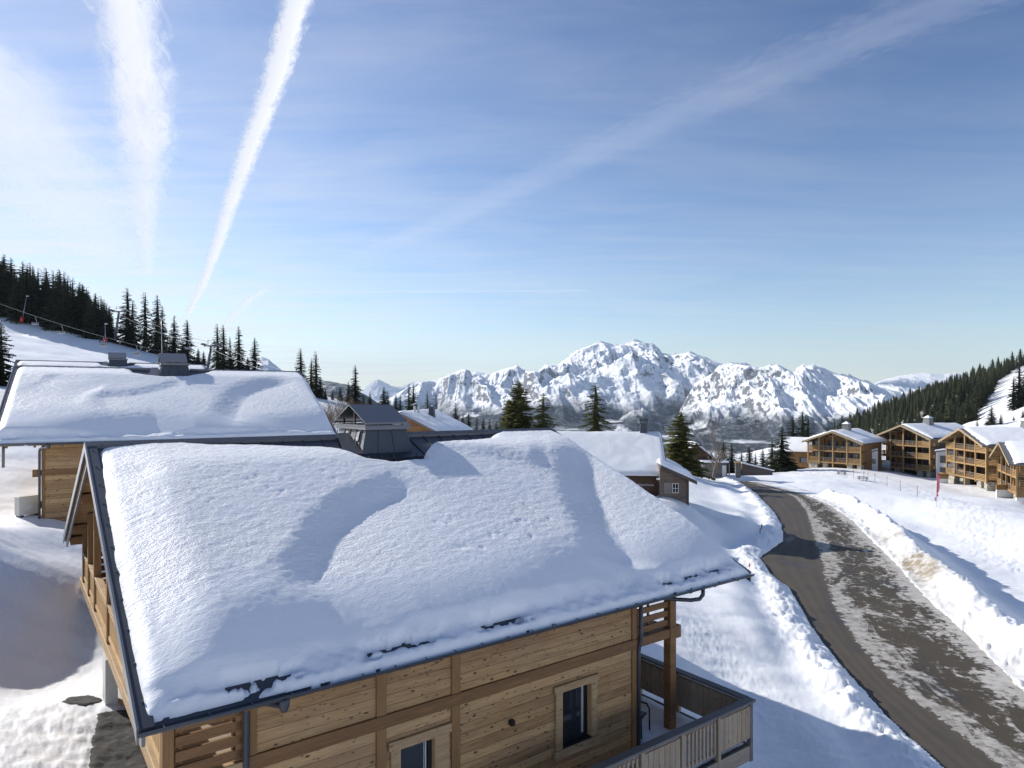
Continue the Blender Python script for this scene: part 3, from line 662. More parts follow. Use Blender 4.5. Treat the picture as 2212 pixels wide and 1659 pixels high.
# --- snow on the roof
BARE = [(2.3, 9.3), (2.35, 8.25), (2.7, 8.10), (3.9, 7.90), (4.6, 7.66), (5.24, 7.50), (5.75, 7.32), (6.02, 7.05), (6.15, 6.70), (6.35, 6.30), (6.9, 6.05), (7.5, 6.08), (7.98, 6.12), (8.2, 6.55), (8.67, 7.02), (9.5, 7.20), (10.3, 7.32), (11.3, 7.66), (11.95, 8.2), (12.0, 9.3)]
pits = [(rng.uniform(6.6, 9.9), rng.uniform(1.9, 3.3)) for _ in range(24)]+[(rng.uniform(1.6, 5.0), rng.uniform(4.6, 5.6)) for _ in range(15)]
GAPS = ((0.85, 2.55, 1.0), (3.35, 5.45, 0.8), (5.75, 7.35, 0.95), (11.0, 14.2, 0.9))
def chalet_snow(S, T):
    Tn = np.where(T > CW, 2*CW-T, T)
    h = 0.50+0.05*fbm(S*0.20+2, T*0.22, 2)
    te = np.interp(S, (0, 0.75, 1.31, 2.09, 3.35, 4.9, 6.85, 8.83, 9.45, 11.56, 13, 14.5), (0.75, 0.85, 1.2, 1.55, 1.8, 1.05, 1.0, 1.5, 1.5, 1.05, 1.3, 1.6))+0.12*fbm(S*0.9, T*0.3+4, 3)
    u = np.clip(te+0.55-T, 0, None); h = h-0.235*np.where(u < 1.1, u*u/2.2, u-0.55)
    near = T < CW
    h += np.where(near, dropline(S, T, [(2.0, 2.0), (3.05, 3.1), (3.7, 4.0), (4.76, 4.78), (5.89, 5.25), (6.75, 5.75)], 0.17, 1.0), 0)
    h += np.where(near, dropline(S, T, [(9.0, 1.1), (9.51, 1.36), (10.53, 3.43), (11.82, 5.3), (13.3, 7.0), (13.7, 7.9)], 0.24, 1.5, 0.25), 0)
    h += np.where(near, dropline(S, T, [(11.4, 4.6), (10.2, 5.5), (9.2, 6.0), (8.0, 6.0)], -0.12, 0.9), 0)
    h += np.where(near, 0.05*np.exp(-((T-7.6)/0.35)**2)*sstep(0.2, 0.5, S)*sstep(2.2, 0.6, S), 0)
    h -= np.where(near, 0.10*np.exp(-((S-0.95+0.55*(T-6.2))/0.55)**2-((T-6.4)/0.45)**2), 0)
    h = h*(0.24+0.76*sstep(0.0, 2.3, CW-T))*np.where(near, 1, 0.55)+np.where(near, 0, 0.04)
    h = h*(0.42+0.58*sstep(0.0, 1.5, S))
    # wind ripples and crust, softer towards the eave
    crust = sstep(0.7, 2.2, T)
    h += crust*(0.010*fbm(S*1.9+0.5*T, T*4.2-0.8*S, 3)+0.009*fbm(S*5.0+T, T*8.0-S, 3)+0.006*fbm(S*11, T*15, 2))+0.004*fbm(S*9, T*9, 2)
    for a, c in pits: h -= 0.018*np.exp(-(((S-a)/(0.035+0.03*((a*7.3) % 1)))**2+((T-c)/(0.035+0.05*((c*9.1) % 1)))**2))
    # thin ragged tongue over the gutter
    lump = fbm(S*2.6, T*3.5, 4, 0.6); front = sstep(0.62, 0.25, Tn+0.12*fbm(S*1.6, S*0+3, 3))
    h = h*(1-front)+front*(0.135+0.075*lump)
    # gaps where the snow has slipped off the snow guards
    gw = np.zeros(S.shape)
    for a, c, amp in GAPS: gw = np.maximum(gw, amp*sstep(a, a+0.6, S)*sstep(c, c-0.6, S))
    gn = fbm(S*1.5+11, S*0+1.5, 3); line = 0.29+0.07*fbm(S*0.9, S*0+7, 2)+0.045*fbm(S*3.1, S*0+17, 2)
    gap = gw*sstep(-0.40, -0.05, fbm(S*2.1+11, S*0+1.5, 3))*sstep(0.0, -0.05, np.abs(T-line+0.03*lump)-0.125-0.08*fbm(S*3.3+5, S*0+23, 2))
    gn2 = fbm(S*1.9+31, S*0+2.5, 3); gap = np.maximum(gap, gw*sstep(0.05, 0.3, gn2)*sstep(0.05, 0.02, np.abs(T-0.115+0.02*lump)))
    h = h-gap*0.42
    # rims: rounded at every edge
    le = S-np.interp(Tn, (0, 2.5, 5.3, 7.9, 8.4), (0.10, 0.10, 0.14, 0.25, 0.32))-0.035*fbm(T*1.7, T*0+1, 3)
    re = (CL+0.03-0.05*fbm(T*1.3, T*0+9, 3))-S
    tf = np.interp(S, (0, 0.3, 1.6, 2.6, 4, 14.52), (0.12, 0.10, 0.08, -0.03, -0.04, -0.04))+0.045*fbm(S*3.1, S*0+5, 3)
    fe = Tn-tf
    for e, rad in ((le, 0.30), (re, 0.34), (fe, 0.10)):
        q = np.clip(e/rad, 0, 1); h = h*np.sqrt(np.clip(1-(1-q)**2, 0, 1))
    db_, _, _ = poly_dist(S, T, BARE+[BARE[0]]); ins = in_poly(S, T, BARE)
    q = np.clip((db_+0.05*fbm(S*2.2, T*2.2, 3))/0.36, 0, 1); h = h*np.sqrt(np.clip(1-(1-q)**2, 0, 1))
    return np.maximum(np.where(ins | (le <= 0) | (re <= 0) | (fe <= 0), -0.03, h), -0.03)
roof_snow_mesh('snow_cover', roof, CL, CW, CK, chalet_snow, None)
# --- upper balcony on the left gable
b = MB(); b.box(0.40, 0.58, 0.72, 2*CW-0.6, -1.46, -1.19); b.box(0.585, 1.715, 0.72, 0.90, -1.40, -1.20)
balc = part(b, 'upper_balcony', 'trim', ch, bevel=0.012)
b = MB()
for k in range(108): b.box(0.585, 1.71, 0.93+k*0.14, 1.06+k*0.14, -1.26, -1.21)
part(b, 'deck', 'grey_wood', balc)
PT = (0.90, 4.80, 8.30, 11.45, 13.3, 15.2)
for tq in PT:
    b = MB(); b.box(0.42, 0.60, tq-0.10, tq+0.10, -1.185, zr(tq)-0.19); part(b, 'post', 'post', balc, bevel=0.01)
for a, c in zip(PT[:-1], PT[1:]):
    b = MB(); b.box(0.43, 0.60, a+0.104, c-0.104, -0.30, -0.22); part(b, 'handrail', 'trim', balc, bevel=0.01)
    b = MB(); b.box(0.45, 0.54, a+0.105, c-0.105, -0.40, -0.305); b.box(0.45, 0.54, a+0.105, c-0.105, -1.08, -0.98)
    n = int((c-a-0.2)/0.13)
    for k in range(n): q = a+0.10+(k+0.5)*(c-a-0.2)/n; b.box(0.47, 0.51, q-0.03, q+0.03, -0.98, -0.40)
    part(b, 'balusters', 'trim_z', balc)
for tq, z1 in ((0.76, -0.22), (15.3, 0.1)):
    b = MB(); n = 5 if z1 < 0 else 6
    for k in range(n): b.box(0.605, 1.60, tq, tq+0.05, -1.16+k*0.235, -1.16+k*0.235+0.165)
    b.box(0.66, 0.72, tq+0.052, tq+0.10, -1.18, z1); b.box(1.45, 1.51, tq+0.052, tq+0.10, -1.18, z1)
    part(b, 'slat_screen', 'beam', balc, bevel=0.006)
b = MB(); b.box(0.42, 0.58, 0.74, 0.92, -1.18, -0.25); b.box(1.50, 1.69, 0.76, 0.9, -1.18, -0.25); part(b, 'post', 'post', balc, pieces=True)
b = MB(); b.box(0.36, 0.62, 7.9, 8.5, -2.9, -1.47); b.box(0.3, 0.75, 7.6, 8.9, -2.9, -2.62); part(b, 'concrete_pillar', 'concrete')
# --- right end: post, slats, lower balcony
b = MB(); b.box(12.22, 12.45, T0-0.05, T0+0.18, -3.85, zr(T0)-0.22); part(b, 'post', 'beam', ch, bevel=0.012)
b = MB(); b.box(12.452, 12.62, T0-0.07, T0+0.22, -1.46, -1.14); b.box(12.2, 12.452, T0-0.07, T0-0.052, -1.46, -1.14); part(b, 'beam_end', 'beam', ch, bevel=0.015)
b = MB()
for k in range(4): b.box(10.99, 12.215, T0+0.02, T0+0.07, -1.10+k*0.235, -1.10+k*0.235+0.15)
b.box(11.5, 11.56, T0+0.072, T0+0.12, -1.16, -0.2); part(b, 'slat_screen', 'beam', ch, bevel=0.006)
b = MB(); b.box(10.97, 12.45, T0+0.2, T1-0.3, -1.40, -1.2)
part(b, 'balcony_floor', 'soffit', ch)
XB, YB = 13.25, -0.88
b = MB(); b.box(6.5, XB, YB, T0-0.08, -4.02, -3.86); b.box(10.965, XB, T0-0.08, 10.5, -4.02, -3.86)
b.box(6.5, XB+0.02, YB-0.045, YB-0.002, -4.17, -3.80); b.box(XB+0.002, XB+0.045, YB, 10.5, -4.17, -3.80)
lb = part(b, 'lower_balcony', 'grey_wood')
b = MB(); b.box(6.4, XB+0.10, YB-0.12, YB+0.10, -2.735, -2.675); b.box(XB-0.10, XB+0.12, YB+0.102, 10.5, -2.735, -2.675)
part(b, 'handrail', 'cap_wood', lb, bevel=0.01)
def bay(p, q, closed):
    """railing bay between two points on the deck edge"""
    p = Vector(p); q = Vector(q); d = (q-p); L = d.length; d.normalize(); out = Vector((d.y, -d.x, 0))
    b = MB()
    for z0, h in ((-2.87, 0.15), (-3.58, 0.12)):
        b.bar(p+Vector((0, 0, z0)), q+Vector((0, 0, z0)), 0.045, h)
    part(b, 'rail', 'grey_wood', lb, pieces=True, bevel=0.006)
    b = MB()
    n = int(L/(0.165 if closed else 0.125)); wd = L/n-0.012 if closed else 0.062
    for k in range(n):
        c = p+d*((k+0.5)*L/n)-out*0.038; b.bar(c+Vector((0, 0, -3.60)), c+Vector((0, 0, -2.83)), 0.028, wd, up=tuple(d))
    part(b, 'board_panel' if closed else 'balusters', 'grey_wood_z', lb)
    b = MB(); b.box(q.x-0.05, q.x+0.05, q.y-0.06, q.y+0.05, -4.2, -2.737); part(b, 'rail_post', 'grey_wood_z', lb, bevel=0.008)
xs = [XB-k*1.32 for k in range(6)]
for k in range(5): bay((xs[k]-0.05, YB, 0), (xs[k+1]+0.05, YB, 0), k % 2 == 0)
ys = [YB+0.10, 1.35, 2.75, 4.3, 5.9, 7.5, 9.0]
for k in range(6): bay((XB, ys[k], 0), (XB, ys[k+1], 0), k < 2)
b = MB(); b.box(XB-0.055, XB+0.06, YB-0.062, YB+0.055, -4.2, -2.737); part(b, 'rail_post', 'cap_wood', lb, bevel=0.01)
sS, sT = np.meshgrid(np.linspace(10.98, XB-0.06, 40), np.linspace(-0.78, 10.4, 150), indexing='ij')
dz = -3.80+0.05*fbm(sS*0.7, sT*0.7, 3)+0.01*fbm(sS*4, sT*4, 3)
o = np_mesh('deck_snow', np.stack([sS, sT, dz], -1).reshape(-1, 3), grid_faces(40, 150), M['snow'], lb)
# --- a dark stacking chair left on the balcony
gc = empty('garden_chair', tuple(Matrix.Rotation(CHA, 4, 'Z') @ Vector((11.42, 1.25, 0))+Vector((CH0[0], CH0[1], CH0[2]-3.78))), CHA+R(20), 'dark garden chair with tubular arms standing in the snow on the balcony', 'chair')
b = MB(); b.box(-0.24, 0.24, -0.24, 0.24, 0.40, 0.46); b.build('seat', M['black'], gc, bevel=0.02)
b = MB(); b.prism([(-0.22, 0.20, 0.46), (0.22, 0.20, 0.46), (0.20, 0.36, 1.10), (-0.20, 0.36, 1.10)], (0, 0.03, 0)); b.build('backrest', M['black'], gc, bevel=0.01)
for sx in (-1, 1):
    b = MB(); b.tube([(sx*0.27, -0.30, 0.0), (sx*0.27, -0.29, 0.55), (sx*0.27, -0.22, 0.66), (sx*0.27, 0.10, 0.68), (sx*0.25, 0.28, 0.64)], 0.022, 8); b.build('armrest', M['black'], gc, True)
    b = MB(); b.tube([(sx*0.25, 0.25, 0.62), (sx*0.26, 0.33, 0.0)], 0.02, 8); b.build('leg', M['black'], gc, True)
# --- gravel strip at the foot of the gable, and a bare patch in the snow
def gravel(name, pts, seed, label):
    pts = np.array(pts); x0, y0 = pts.min(0)-0.3; x1, y1 = pts.max(0)+0.3
    nx, ny = int((x1-x0)/0.045), int((y1-y0)/0.045); X, Y = np.meshgrid(np.linspace(x0, x1, nx), np.linspace(y0, y1, ny), indexing='ij')
    d, _, _ = poly_dist(X, Y, np.r_[pts, pts[:1]]); ins = np.where(in_poly(X, Y, pts), d, -d)+0.10*fbm(X*2.3+seed, Y*2.3, 4, 0.6)
    Z = ground_z(X, Y)+0.03+0.018*np.clip(fbm(X*13, Y*13, 2, 0.7), -0.3, 1)-0.15*sstep(0.10, -0.12, ins)
    f = grid_faces(nx, ny); f = f[(ins.ravel()[f] > -0.12).any(1)]
    return tag(np_mesh(name, np.stack([X, Y, Z], -1).reshape(-1, 3), f, M['gravel'], smooth=False), label, 'gravel', kind='stuff')
c2w = lambda s, t: tuple((Matrix.Rotation(CHA, 4, 'Z') @ Vector((s, t, 0))+Vector(CH0))[:2])
gravel('gravel', [c2w(*q) for q in ((-0.75, 0.9), (0.9, 0.9), (0.9, 7.6), (0.15, 7.6), (-0.35, 4.5))], 3, 'dark gravel strip showing along the foot of the near chalet')
gp = ray(178, 1500, 16.2)
gravel('gravel', [(gp[0]-0.42, gp[1]-0.32), (gp[0]+0.36, gp[1]-0.42), (gp[0]+0.46, gp[1]+0.2), (gp[0]-0.1, gp[1]+0.5), (gp[0]-0.45, gp[1]+0.2)], 8, 'round bare patch of dark gravel melted out of the snow beside the near chalet')
# ------------------------------------------------------------------ mountains
def m_mountain(name, line, spread, rockcol=(0.155, 0.16, 0.17), rock=0.62, forest=(0.034, 0.045, 0.060), fsnow=0.42):
    m, t, p, o = material(name)
    g = t.n('ShaderNodeNewGeometry'); pos = g.outputs['Position']; nz = t.n('ShaderNodeSeparateXYZ', {0: g.outputs['Normal']}).outputs[2]
    z = t.n('ShaderNodeSeparateXYZ', {0: pos}).outputs[2]
    n1 = t.noise(pos, 0.026, 8, 0.76); n2 = t.noise(pos, 0.0022, 5, 0.65); n3 = t.noise(pos, 0.035, 5, 0.8)
    st = t.noise(t.mapping(pos, scale=(0.0016, 0.0016, 0.030), rot=(R(6), R(9), 0)), 1.0, 5, 0.7)
    rk = t.math('ADD', nz, t.math('ADD', t.math('MULTIPLY', t.math('SUBTRACT', n1, 0.5), 1.05), t.math('ADD', t.math('MULTIPLY', t.math('SUBTRACT', st, 0.5), 0.50), t.math('MULTIPLY', t.math('SUBTRACT', n3, 0.5), 0.95))))
    rockf = t.math('MULTIPLY', t.math('SUBTRACT', rock, rk), 9.0, clamp=True)
    rc = t.mix(n3, tuple(x*0.55 for x in rockcol), tuple(x*1.5 for x in rockcol))
    c = t.mix(rockf, (0.84, 0.86, 0.89), rc)
    fl = t.math('ADD', t.math('DIVIDE', t.math('SUBTRACT', line, z), spread), t.math('MULTIPLY', t.math('SUBTRACT', n2, 0.5), 3.4))
    fl = t.math('ADD', fl, t.math('MULTIPLY', t.math('SUBTRACT', n1, 0.5), 1.8), clamp=True)
    sp = t.math('MULTIPLY', t.math('SUBTRACT', t.math('ADD', t.math('MULTIPLY', n3, 0.6), t.math('MULTIPLY', n1, 0.4)), 0.50), 7.0, clamp=True)
    fc = t.mix(t.math('MULTIPLY', sp, fsnow), forest, (0.62, 0.64, 0.68))
    clear = t.math('MULTIPLY', t.math('SUBTRACT', t.noise(pos, 0.0045, 4, 0.6), 0.60), 14, clamp=True)
    fc = t.mix(t.math('MULTIPLY', clear, 0.8), fc, (0.75, 0.77, 0.8))
    c = t.mix(fl, c, fc)
    setp(t, p, color=c, rough=0.8, spec=0.1, normal=bump(t, n3, 0.5, 6.0))
    return m
def massif(name, sky, Yc, Yf, Zf, mat, nu, nv, amp, wl, p=1.15, back=0.12, seed=0, crest=0.03, fine=1.0, fold=1.0):
    """a mountain wall: its crest follows a skyline (photo x, row) at distance Yc, its foot lies at Yf, Zf"""
    xs = np.array([q[0] for q in sky], float); rs = np.array([q[1] for q in sky], float)
    px = np.linspace(xs[0], xs[-1], nu); a = (px-CX)/FPX; S = (CY-np.interp(px, xs, rs))/FPX
    tt = np.linspace(0, 1+back, nv)
    A, T = np.meshgrid(a, tt, indexing='ij'); SS = S[:, None]
    Y = Yf+T*(Yc-Yf); X = A*Y; H = SS*Yc
    tc_ = np.minimum(T, 1.0); body = Zf+(H-Zf)*tc_**p-np.clip(T-1, 0, None)*(Yc-Yf)*0.75
    env = np.sin(np.pi*np.clip(tc_, 0, 1)**0.9)**0.8+crest
    wx = fbm(X/(wl*1.7)+seed, Y/(wl*1.7), 3)*0.45
    big = ridged(X/wl+wx+seed*3.1, Y/(wl*2.1)*fold+wx*0.6+seed, 6, 0.52)
    mid = ridged(X/(wl*0.27)+seed+wx, Y/(wl*0.36)+seed*2, 5, 0.55)
    flute = ridged(X/(wl*0.085)+wx*3+seed, T*2.2+wx*2+seed*1.7, 4, 0.55)
    sm = fbm(X/(wl*0.06), Y/(wl*0.06), 4, 0.6)
    Z = body+env*(amp*1.15*(np.clip(big, 0, 2)**1.25-0.36)+amp*0.15*(mid-0.4)*fine+amp*0.10*(flute-0.4)*fine+amp*0.03*sm*fine)
    Z = Z+crest*amp*1.7*(ridged(X/(wl*0.13)+seed, Y*0+seed, 5, 0.6)-0.45)*np.exp(-((T-1)/0.10)**2)
    # do not let a spur rise above the crest line seen from the village
    lim = SS-0.0006; Z = np.where((T < 0.985) & (Z/Y > lim), lim*Y+(Z-lim*Y)*0.12, Z)
    o = np_mesh(name, np.stack([X, Y, Z], -1).reshape(-1, 3), grid_faces(nu, nv), mat)
    return tag(o, kind='structure')
M['mt_main'] = m_mountain('alpine_limestone', 25, 95, rock=0.70, rockcol=(0.14, 0.15, 0.17))
M['mt_front'] = m_mountain('rocky_buttress', -30, 70, rock=0.60, rockcol=(0.14, 0.15, 0.17))
M['mt_far'] = m_mountain('far_snow_peak', -400, 200, rock=0.45)
M['mt_wood'] = m_mountain('wooded_flank', 160, 120, fsnow=0.28, forest=(0.035, 0.042, 0.045))
massif('mountains', [(640, 905), (770, 885), (840, 866), (870, 845), (890, 829), (930, 822), (975, 810), (990, 800), (1003, 797), (1020, 802), (1060, 808), (1085, 801), (1105, 797), (1117, 791), (1128, 801), (1165, 803), (1180, 790), (1208, 788), (1225, 776), (1250, 757), (1275, 747), (1300, 740), (1325, 748), (1340, 745), (1370, 737), (1410, 742), (1422, 752), (1430, 765), (1450, 768), (1490, 762), (1520, 775), (1550, 786), (1580, 800), (1650, 815), (1800, 850), (1900, 870)], 6800, 3300, -190, M['mt_main'], 1000, 340, 520, 2300, p=1.2, seed=4, crest=0.05)
massif('mountains', [(1420, 950), (1450, 905), (1475, 870), (1500, 832), (1530, 812), (1553, 796), (1570, 787), (1580, 784), (1610, 790), (1640, 795), (1665, 792), (1680, 789), (1700, 799), (1715, 806), (1726, 795), (1735, 788), (1760, 791), (1780, 800), (1800, 807), (1850, 820), (1890, 834), (1930, 846), (1960, 857), (2010, 880), (2060, 905)], 4600, 2400, -190, M['mt_front'], 760, 300, 330, 1350, p=1.1, seed=9, crest=0.05)
massif('mountains', [(1255, 960), (1300, 905), (1340, 872), (1365, 850), (1382, 835), (1389, 831), (1396, 842), (1415, 868), (1440, 885), (1480, 905), (1540, 945)], 4700, 3000, -180, M['mt_main'], 260, 160, 110, 520, p=1.0, seed=13, crest=0.03, fold=0.7)
massif('mountains', [(1850, 850), (1880, 838), (1900, 824), (1940, 812), (1975, 807), (2010, 805), (2040, 808), (2065, 806), (2090, 814), (2130, 832), (2200, 850)], 8200, 5200, -100, M['mt_far'], 300, 140, 190, 1100, seed=21, crest=0.05)
massif('mountains', [(740, 860), (780, 846), (800, 829), (808, 823), (817, 820), (826, 823), (845, 836), (862, 838), (875, 834), (892, 826), (930, 850)], 14500, 10500, -100, M['mt_far'], 260, 140, 330, 1700, seed=25, crest=0.05)
massif('mountains', [(430, 800), (500, 785), (545, 775), (565, 770), (580, 774), (592, 786), (606, 797), (640, 830)], 2600, 1900, -60, M['mt_far'], 160, 90, 60, 500, seed=31, crest=0.04)
massif('mountains', [(600, 850), (650, 830), (690, 820), (712, 823), (735, 829), (752, 832), (790, 855), (830, 880)], 2300, 1400, -120, M['mt_wood'], 200, 100, 60, 420, seed=35, crest=0.05)
# valley floor between the village and the mountains: wooded terraces with open snow meadows
m, t, p, o = material('valley_meadows'); g = t.n('ShaderNodeNewGeometry').outputs['Position']
v = t.mapping(g, scale=(0.0022, 0.0038, 0), rot=(0, 0, R(20)))
mask = t.math('MULTIPLY', t.math('SUBTRACT', t.noise(v, 1.0, 5, 0.62), 0.575), 14, clamp=True)
n3 = t.noise(g, 0.05, 4, 0.75)
fc = t.mix(t.math('MULTIPLY', t.math('SUBTRACT', n3, 0.5), 4, clamp=True), (0.035, 0.042, 0.045), (0.42, 0.44, 0.48))
setp(t, p, color=t.mix(mask, fc, (0.8, 0.82, 0.85)), rough=0.8, spec=0.1, normal=bump(t, n3, 0.5, 5.0))
M['valley'] = m
av = np.linspace(-0.5, 0.85, 260); yv = np.geomspace(1000, 4200, 200); A, Y = np.meshgrid(av, yv, indexing='ij'); X = A*Y
Z = -215+95*sstep(1500, 3600, Y)+60*fbm(X/520+3, Y/420, 5)+60*ridged(X/900, Y/700, 4)*sstep(1300, 2200, Y)-20
tag(np_mesh('valley', np.stack([X, Y, Z], -1).reshape(-1, 3), grid_faces(260, 200), M['valley']), kind='structure')
# ---- air: one closed box of even haze round everything below the sky
m = bpy.data.materials.new('haze'); m.use_nodes = True; m.node_tree.nodes.clear(); t = NT(m.node_tree)
o_ = t.n('ShaderNodeOutputMaterial'); vol = t.n('ShaderNodeVolumePrincipled', {'Color': (0.70, 0.84, 1.0, 1), 'Density': HAZE, 'Anisotropy': 0.15})
t.link(vol.outputs[0], o_.inputs['Volume'])
if HAZE > 0:
    b = MB(); b.box(-16000, 16000, -1700, 15600, -420, 820); hz = b.build('haze', m); tag(hz, kind='stuff')
# ------------------------------------------------------------------ contrails, ribbons of ice cloud eight kilometres up
def m_contrail(name, dens, soft, scale, wisp):
    m = bpy.data.materials.new(name); m.use_nodes = True; m.node_tree.nodes.clear(); t = NT(m.node_tree)
    o_ = t.n('ShaderNodeOutputMaterial')
    ac = t.n('ShaderNodeAttribute', attribute_name='across').outputs['Fac']; al = t.n('ShaderNodeAttribute', attribute_name='along').outputs['Fac']
    v = t.n('ShaderNodeCombineXYZ', {0: t.math('MULTIPLY', ac, wisp), 1: t.math('MULTIPLY', al, scale), 2: 0.0}).outputs[0]
    n = t.noise(v, 1.0, 6, 0.66, 0.6); n2 = t.noise(t.n('ShaderNodeCombineXYZ', {0: t.math('MULTIPLY', ac, wisp*0.5), 1: t.math('MULTIPLY', al, scale*0.22), 2: 4.0}).outputs[0], 1.0, 3)
    edge = t.math('ADD', t.math('ABSOLUTE', ac), t.math('MULTIPLY', t.math('SUBTRACT', n, 0.5), soft))
    prof = t.n('ShaderNodeMapRange', {'Value': edge, 'From Min': 0.12, 'From Max': 0.95, 'To Min': 1.0, 'To Max': 0.0}, interpolation_type='SMOOTHSTEP').outputs[0]
    fade = t.n('ShaderNodeAttribute', attribute_name='fade').outputs['Fac']
    a = t.math('MULTIPLY', t.math('MULTIPLY', prof, fade), t.math('MULTIPLY', t.math('ADD', t.math('MULTIPLY', n, 0.7), t.math('MULTIPLY', n2, 0.9)), dens), clamp=True)
    tr = t.n('ShaderNodeBsdfTransparent'); tl = t.n('ShaderNodeBsdfTranslucent', {'Color': (0.97, 0.97, 0.98, 1)}); df = t.n('ShaderNodeBsdfDiffuse', {'Color': (0.95, 0.96, 0.98, 1)})
    mx = t.n('ShaderNodeMixShader', {0: 0.25, 1: tl.outputs[0], 2: df.outputs[0]}); mm = t.n('ShaderNodeMixShader', {0: a, 1: tr.outputs[0], 2: mx.outputs[0]})
    t.link(mm.outputs[0], o_.inputs['Surface']); return m
def contrail(pts, mat, label, alt=8000.0, n=160, fades=(1, 1), skew=0.0):
    """pts: photo x, row and half width in photo pixels"""
    P = np.array(pts, float); q = np.linspace(0, len(P)-1, n); P = np.stack([np.interp(q, np.arange(len(P)), P[:, k]) for k in range(3)], -1)
    for k in range(2): P[:, k] = np.convolve(np.pad(P[:, k], 8, 'reflect', reflect_type='odd'), np.ones(17)/17, 'valid')
    rowc = P[:, 1]; Y = alt*FPX/(CY-rowc); X = (P[:, 0]-CX)/FPX*Y
    d = np.gradient(np.stack([X, Y], -1), axis=0); d /= np.hypot(*d.T)[:, None]; nrm = np.stack([d[:, 1], -d[:, 0]], -1)
    # real width: the half width seen across the trail, divided by how much the ribbon's cross direction turns to the viewer
    eps = 100.0; x2 = X+nrm[:, 0]*eps; y2 = Y+nrm[:, 1]*eps
    p2 = np.stack([CX+FPX*x2/y2, CY-FPX*alt/y2], -1); dp = p2-P[:, :2]; tg = np.gradient(P[:, :2], axis=0); tg /= np.hypot(*tg.T)[:, None]
    per = np.abs(dp[:, 0]*tg[:, 1]-dp[:, 1]*tg[:, 0])/eps
    hw = P[:, 2]/np.maximum(per, 1e-9); L = np.r_[0, np.cumsum(np.hypot(np.diff(X), np.diff(Y)))]/1000
    seen = np.r_[0, np.cumsum(np.hypot(np.diff(P[:, 0]), np.diff(P[:, 1])))]/100
    k = 13; c = np.linspace(-1, 1, k); vs = []; ac = []; al = []; fd = []
    f = np.linspace(fades[0], fades[1], n)*np.clip(np.minimum(np.arange(n), np.arange(n)[::-1])/10.0, 0, 1)**0.5
    for z in (0.0,):
        vs.append(np.stack([X[:, None]+nrm[:, :1]*hw[:, None]*c, Y[:, None]+nrm[:, 1:]*hw[:, None]*c, np.full((n, k), alt)+z+(1-c*c)*-60.0], -1)); ac.append(np.tile(c, (n, 1))); al.append(np.tile(L[:, None], (1, k))); fd.append(np.tile(f[:, None], (1, k)))
    o = np_mesh('contrail', np.concatenate(vs).reshape(-1, 3), grid_faces(n, k), mat)
    set_attr(o, 'across', np.array(ac).ravel()); set_attr(o, 'along', np.array(al).ravel()); set_attr(o, 'fade', np.array(fd).ravel())
    return tag(o, label, 'contrail', 'contrails across the sky')
contrail([(668, -60, 48), (640, 0, 46), (600, 150, 40), (545, 300, 34), (500, 430, 26), (465, 540, 19), (435, 620, 14), (398, 690, 9)], m_contrail('dense_trail', 1.6, 1.15, 1.9, 2.2), 'dense bright narrow contrail rising from the spruces to the top of the sky', fades=(1, 0.75))
contrail([(240, -60, 90), (268, 0, 92), (298, 150, 98), (312, 290, 92), (306, 400, 66), (312, 500, 36), (318, 600, 20)], m_contrail('feathered_trail', 1.35, 1.25, 0.9, 3.2), 'broad feathered white contrail just left of the dense narrow one', fades=(1.15, 0.4))
contrail([(-120, 60, 150), (-20, 200, 190), (70, 330, 210), (150, 450, 170), (230, 580, 90)], m_contrail('spread_trail', 1.0, 1.1, 0.5, 2.6), 'widest most diffuse contrail spreading over the edge of the sky', fades=(1.0, 0.4))
contrail([(2250, -70, 75), (2080, -10, 72), (1800, 100, 68), (1450, 250, 58), (1150, 388, 42), (950, 482, 33), (740, 570, 24)], m_contrail('faint_trail', 0.165, 1.5, 2.4, 6.0), 'long faint diagonal contrail crossing the blue sky above the mountains', fades=(0.9, 0.8))
contrail([(400, 633, 3.2), (800, 630, 3.0), (1275, 627, 2.2)], m_contrail('thread_trail', 0.42, 0.6, 0.25, 1.5), 'thin level contrail drawn like a thread low over the horizon', fades=(0.5, 1.0))
contrail([(575, 622, 12), (540, 645, 13), (505, 680, 14), (480, 712, 10)], m_contrail('short_trail', 0.50, 0.9, 0.5, 2.0), 'short faint contrail standing above the pair of spruces on the slope', fades=(1.3, 1.5))
# ------------------------------------------------------------------ the two chalets behind, of the same model
def chalet_copy(name_label, c0, ang, L, snowfun, skip, ds, dxs=0.0):
    o = empty('chalet', (c0[0], c0[1], c0[2]-BASE), ang, name_label, 'chalet')
    for c in list(ch.children):
        if c.name.split('.')[0] in skip: continue
        n = copy_tree(c, o)
        if c.name.split('.')[0] == 'roof':
            for g in list(n.children):
                if g.name.split('.')[0] == 'snow_cover': bpy.data.objects.remove(g)
            sn = roof_snow_mesh('snow_cover', n, CL, CW, CK, snowfun, None, ds)
    return o
def rim(h, S, T, bare, le=0.12, re=0.05, fe=-0.06, rad=0.34):
    Tn = np.where(T > CW, 2*CW-T, T)
    for e, r in ((S-le-0.04*fbm(T*1.4, T*0+2, 3), rad), (CL+re*0-S-0.02-0.05*fbm(T*1.2, T*0+6, 3), rad), (Tn-fe-0.06*fbm(S*2.1, S*0+4, 3), 0.14)):
        q = np.clip(e/r, 0, 1); h = h*np.sqrt(np.clip(1-(1-q)**2, 0, 1)); h = np.where(e <= 0, -0.05, h)
    d, _, _ = poly_dist(S, T, bare+[bare[0]]); q = np.clip((d+0.05*fbm(S*2, T*2, 3))/0.4, 0, 1)
    h = np.where(in_poly(S, T, bare), -0.05, h*np.sqrt(np.clip(1-(1-q)**2, 0, 1)))
    return np.maximum(h, -0.03)
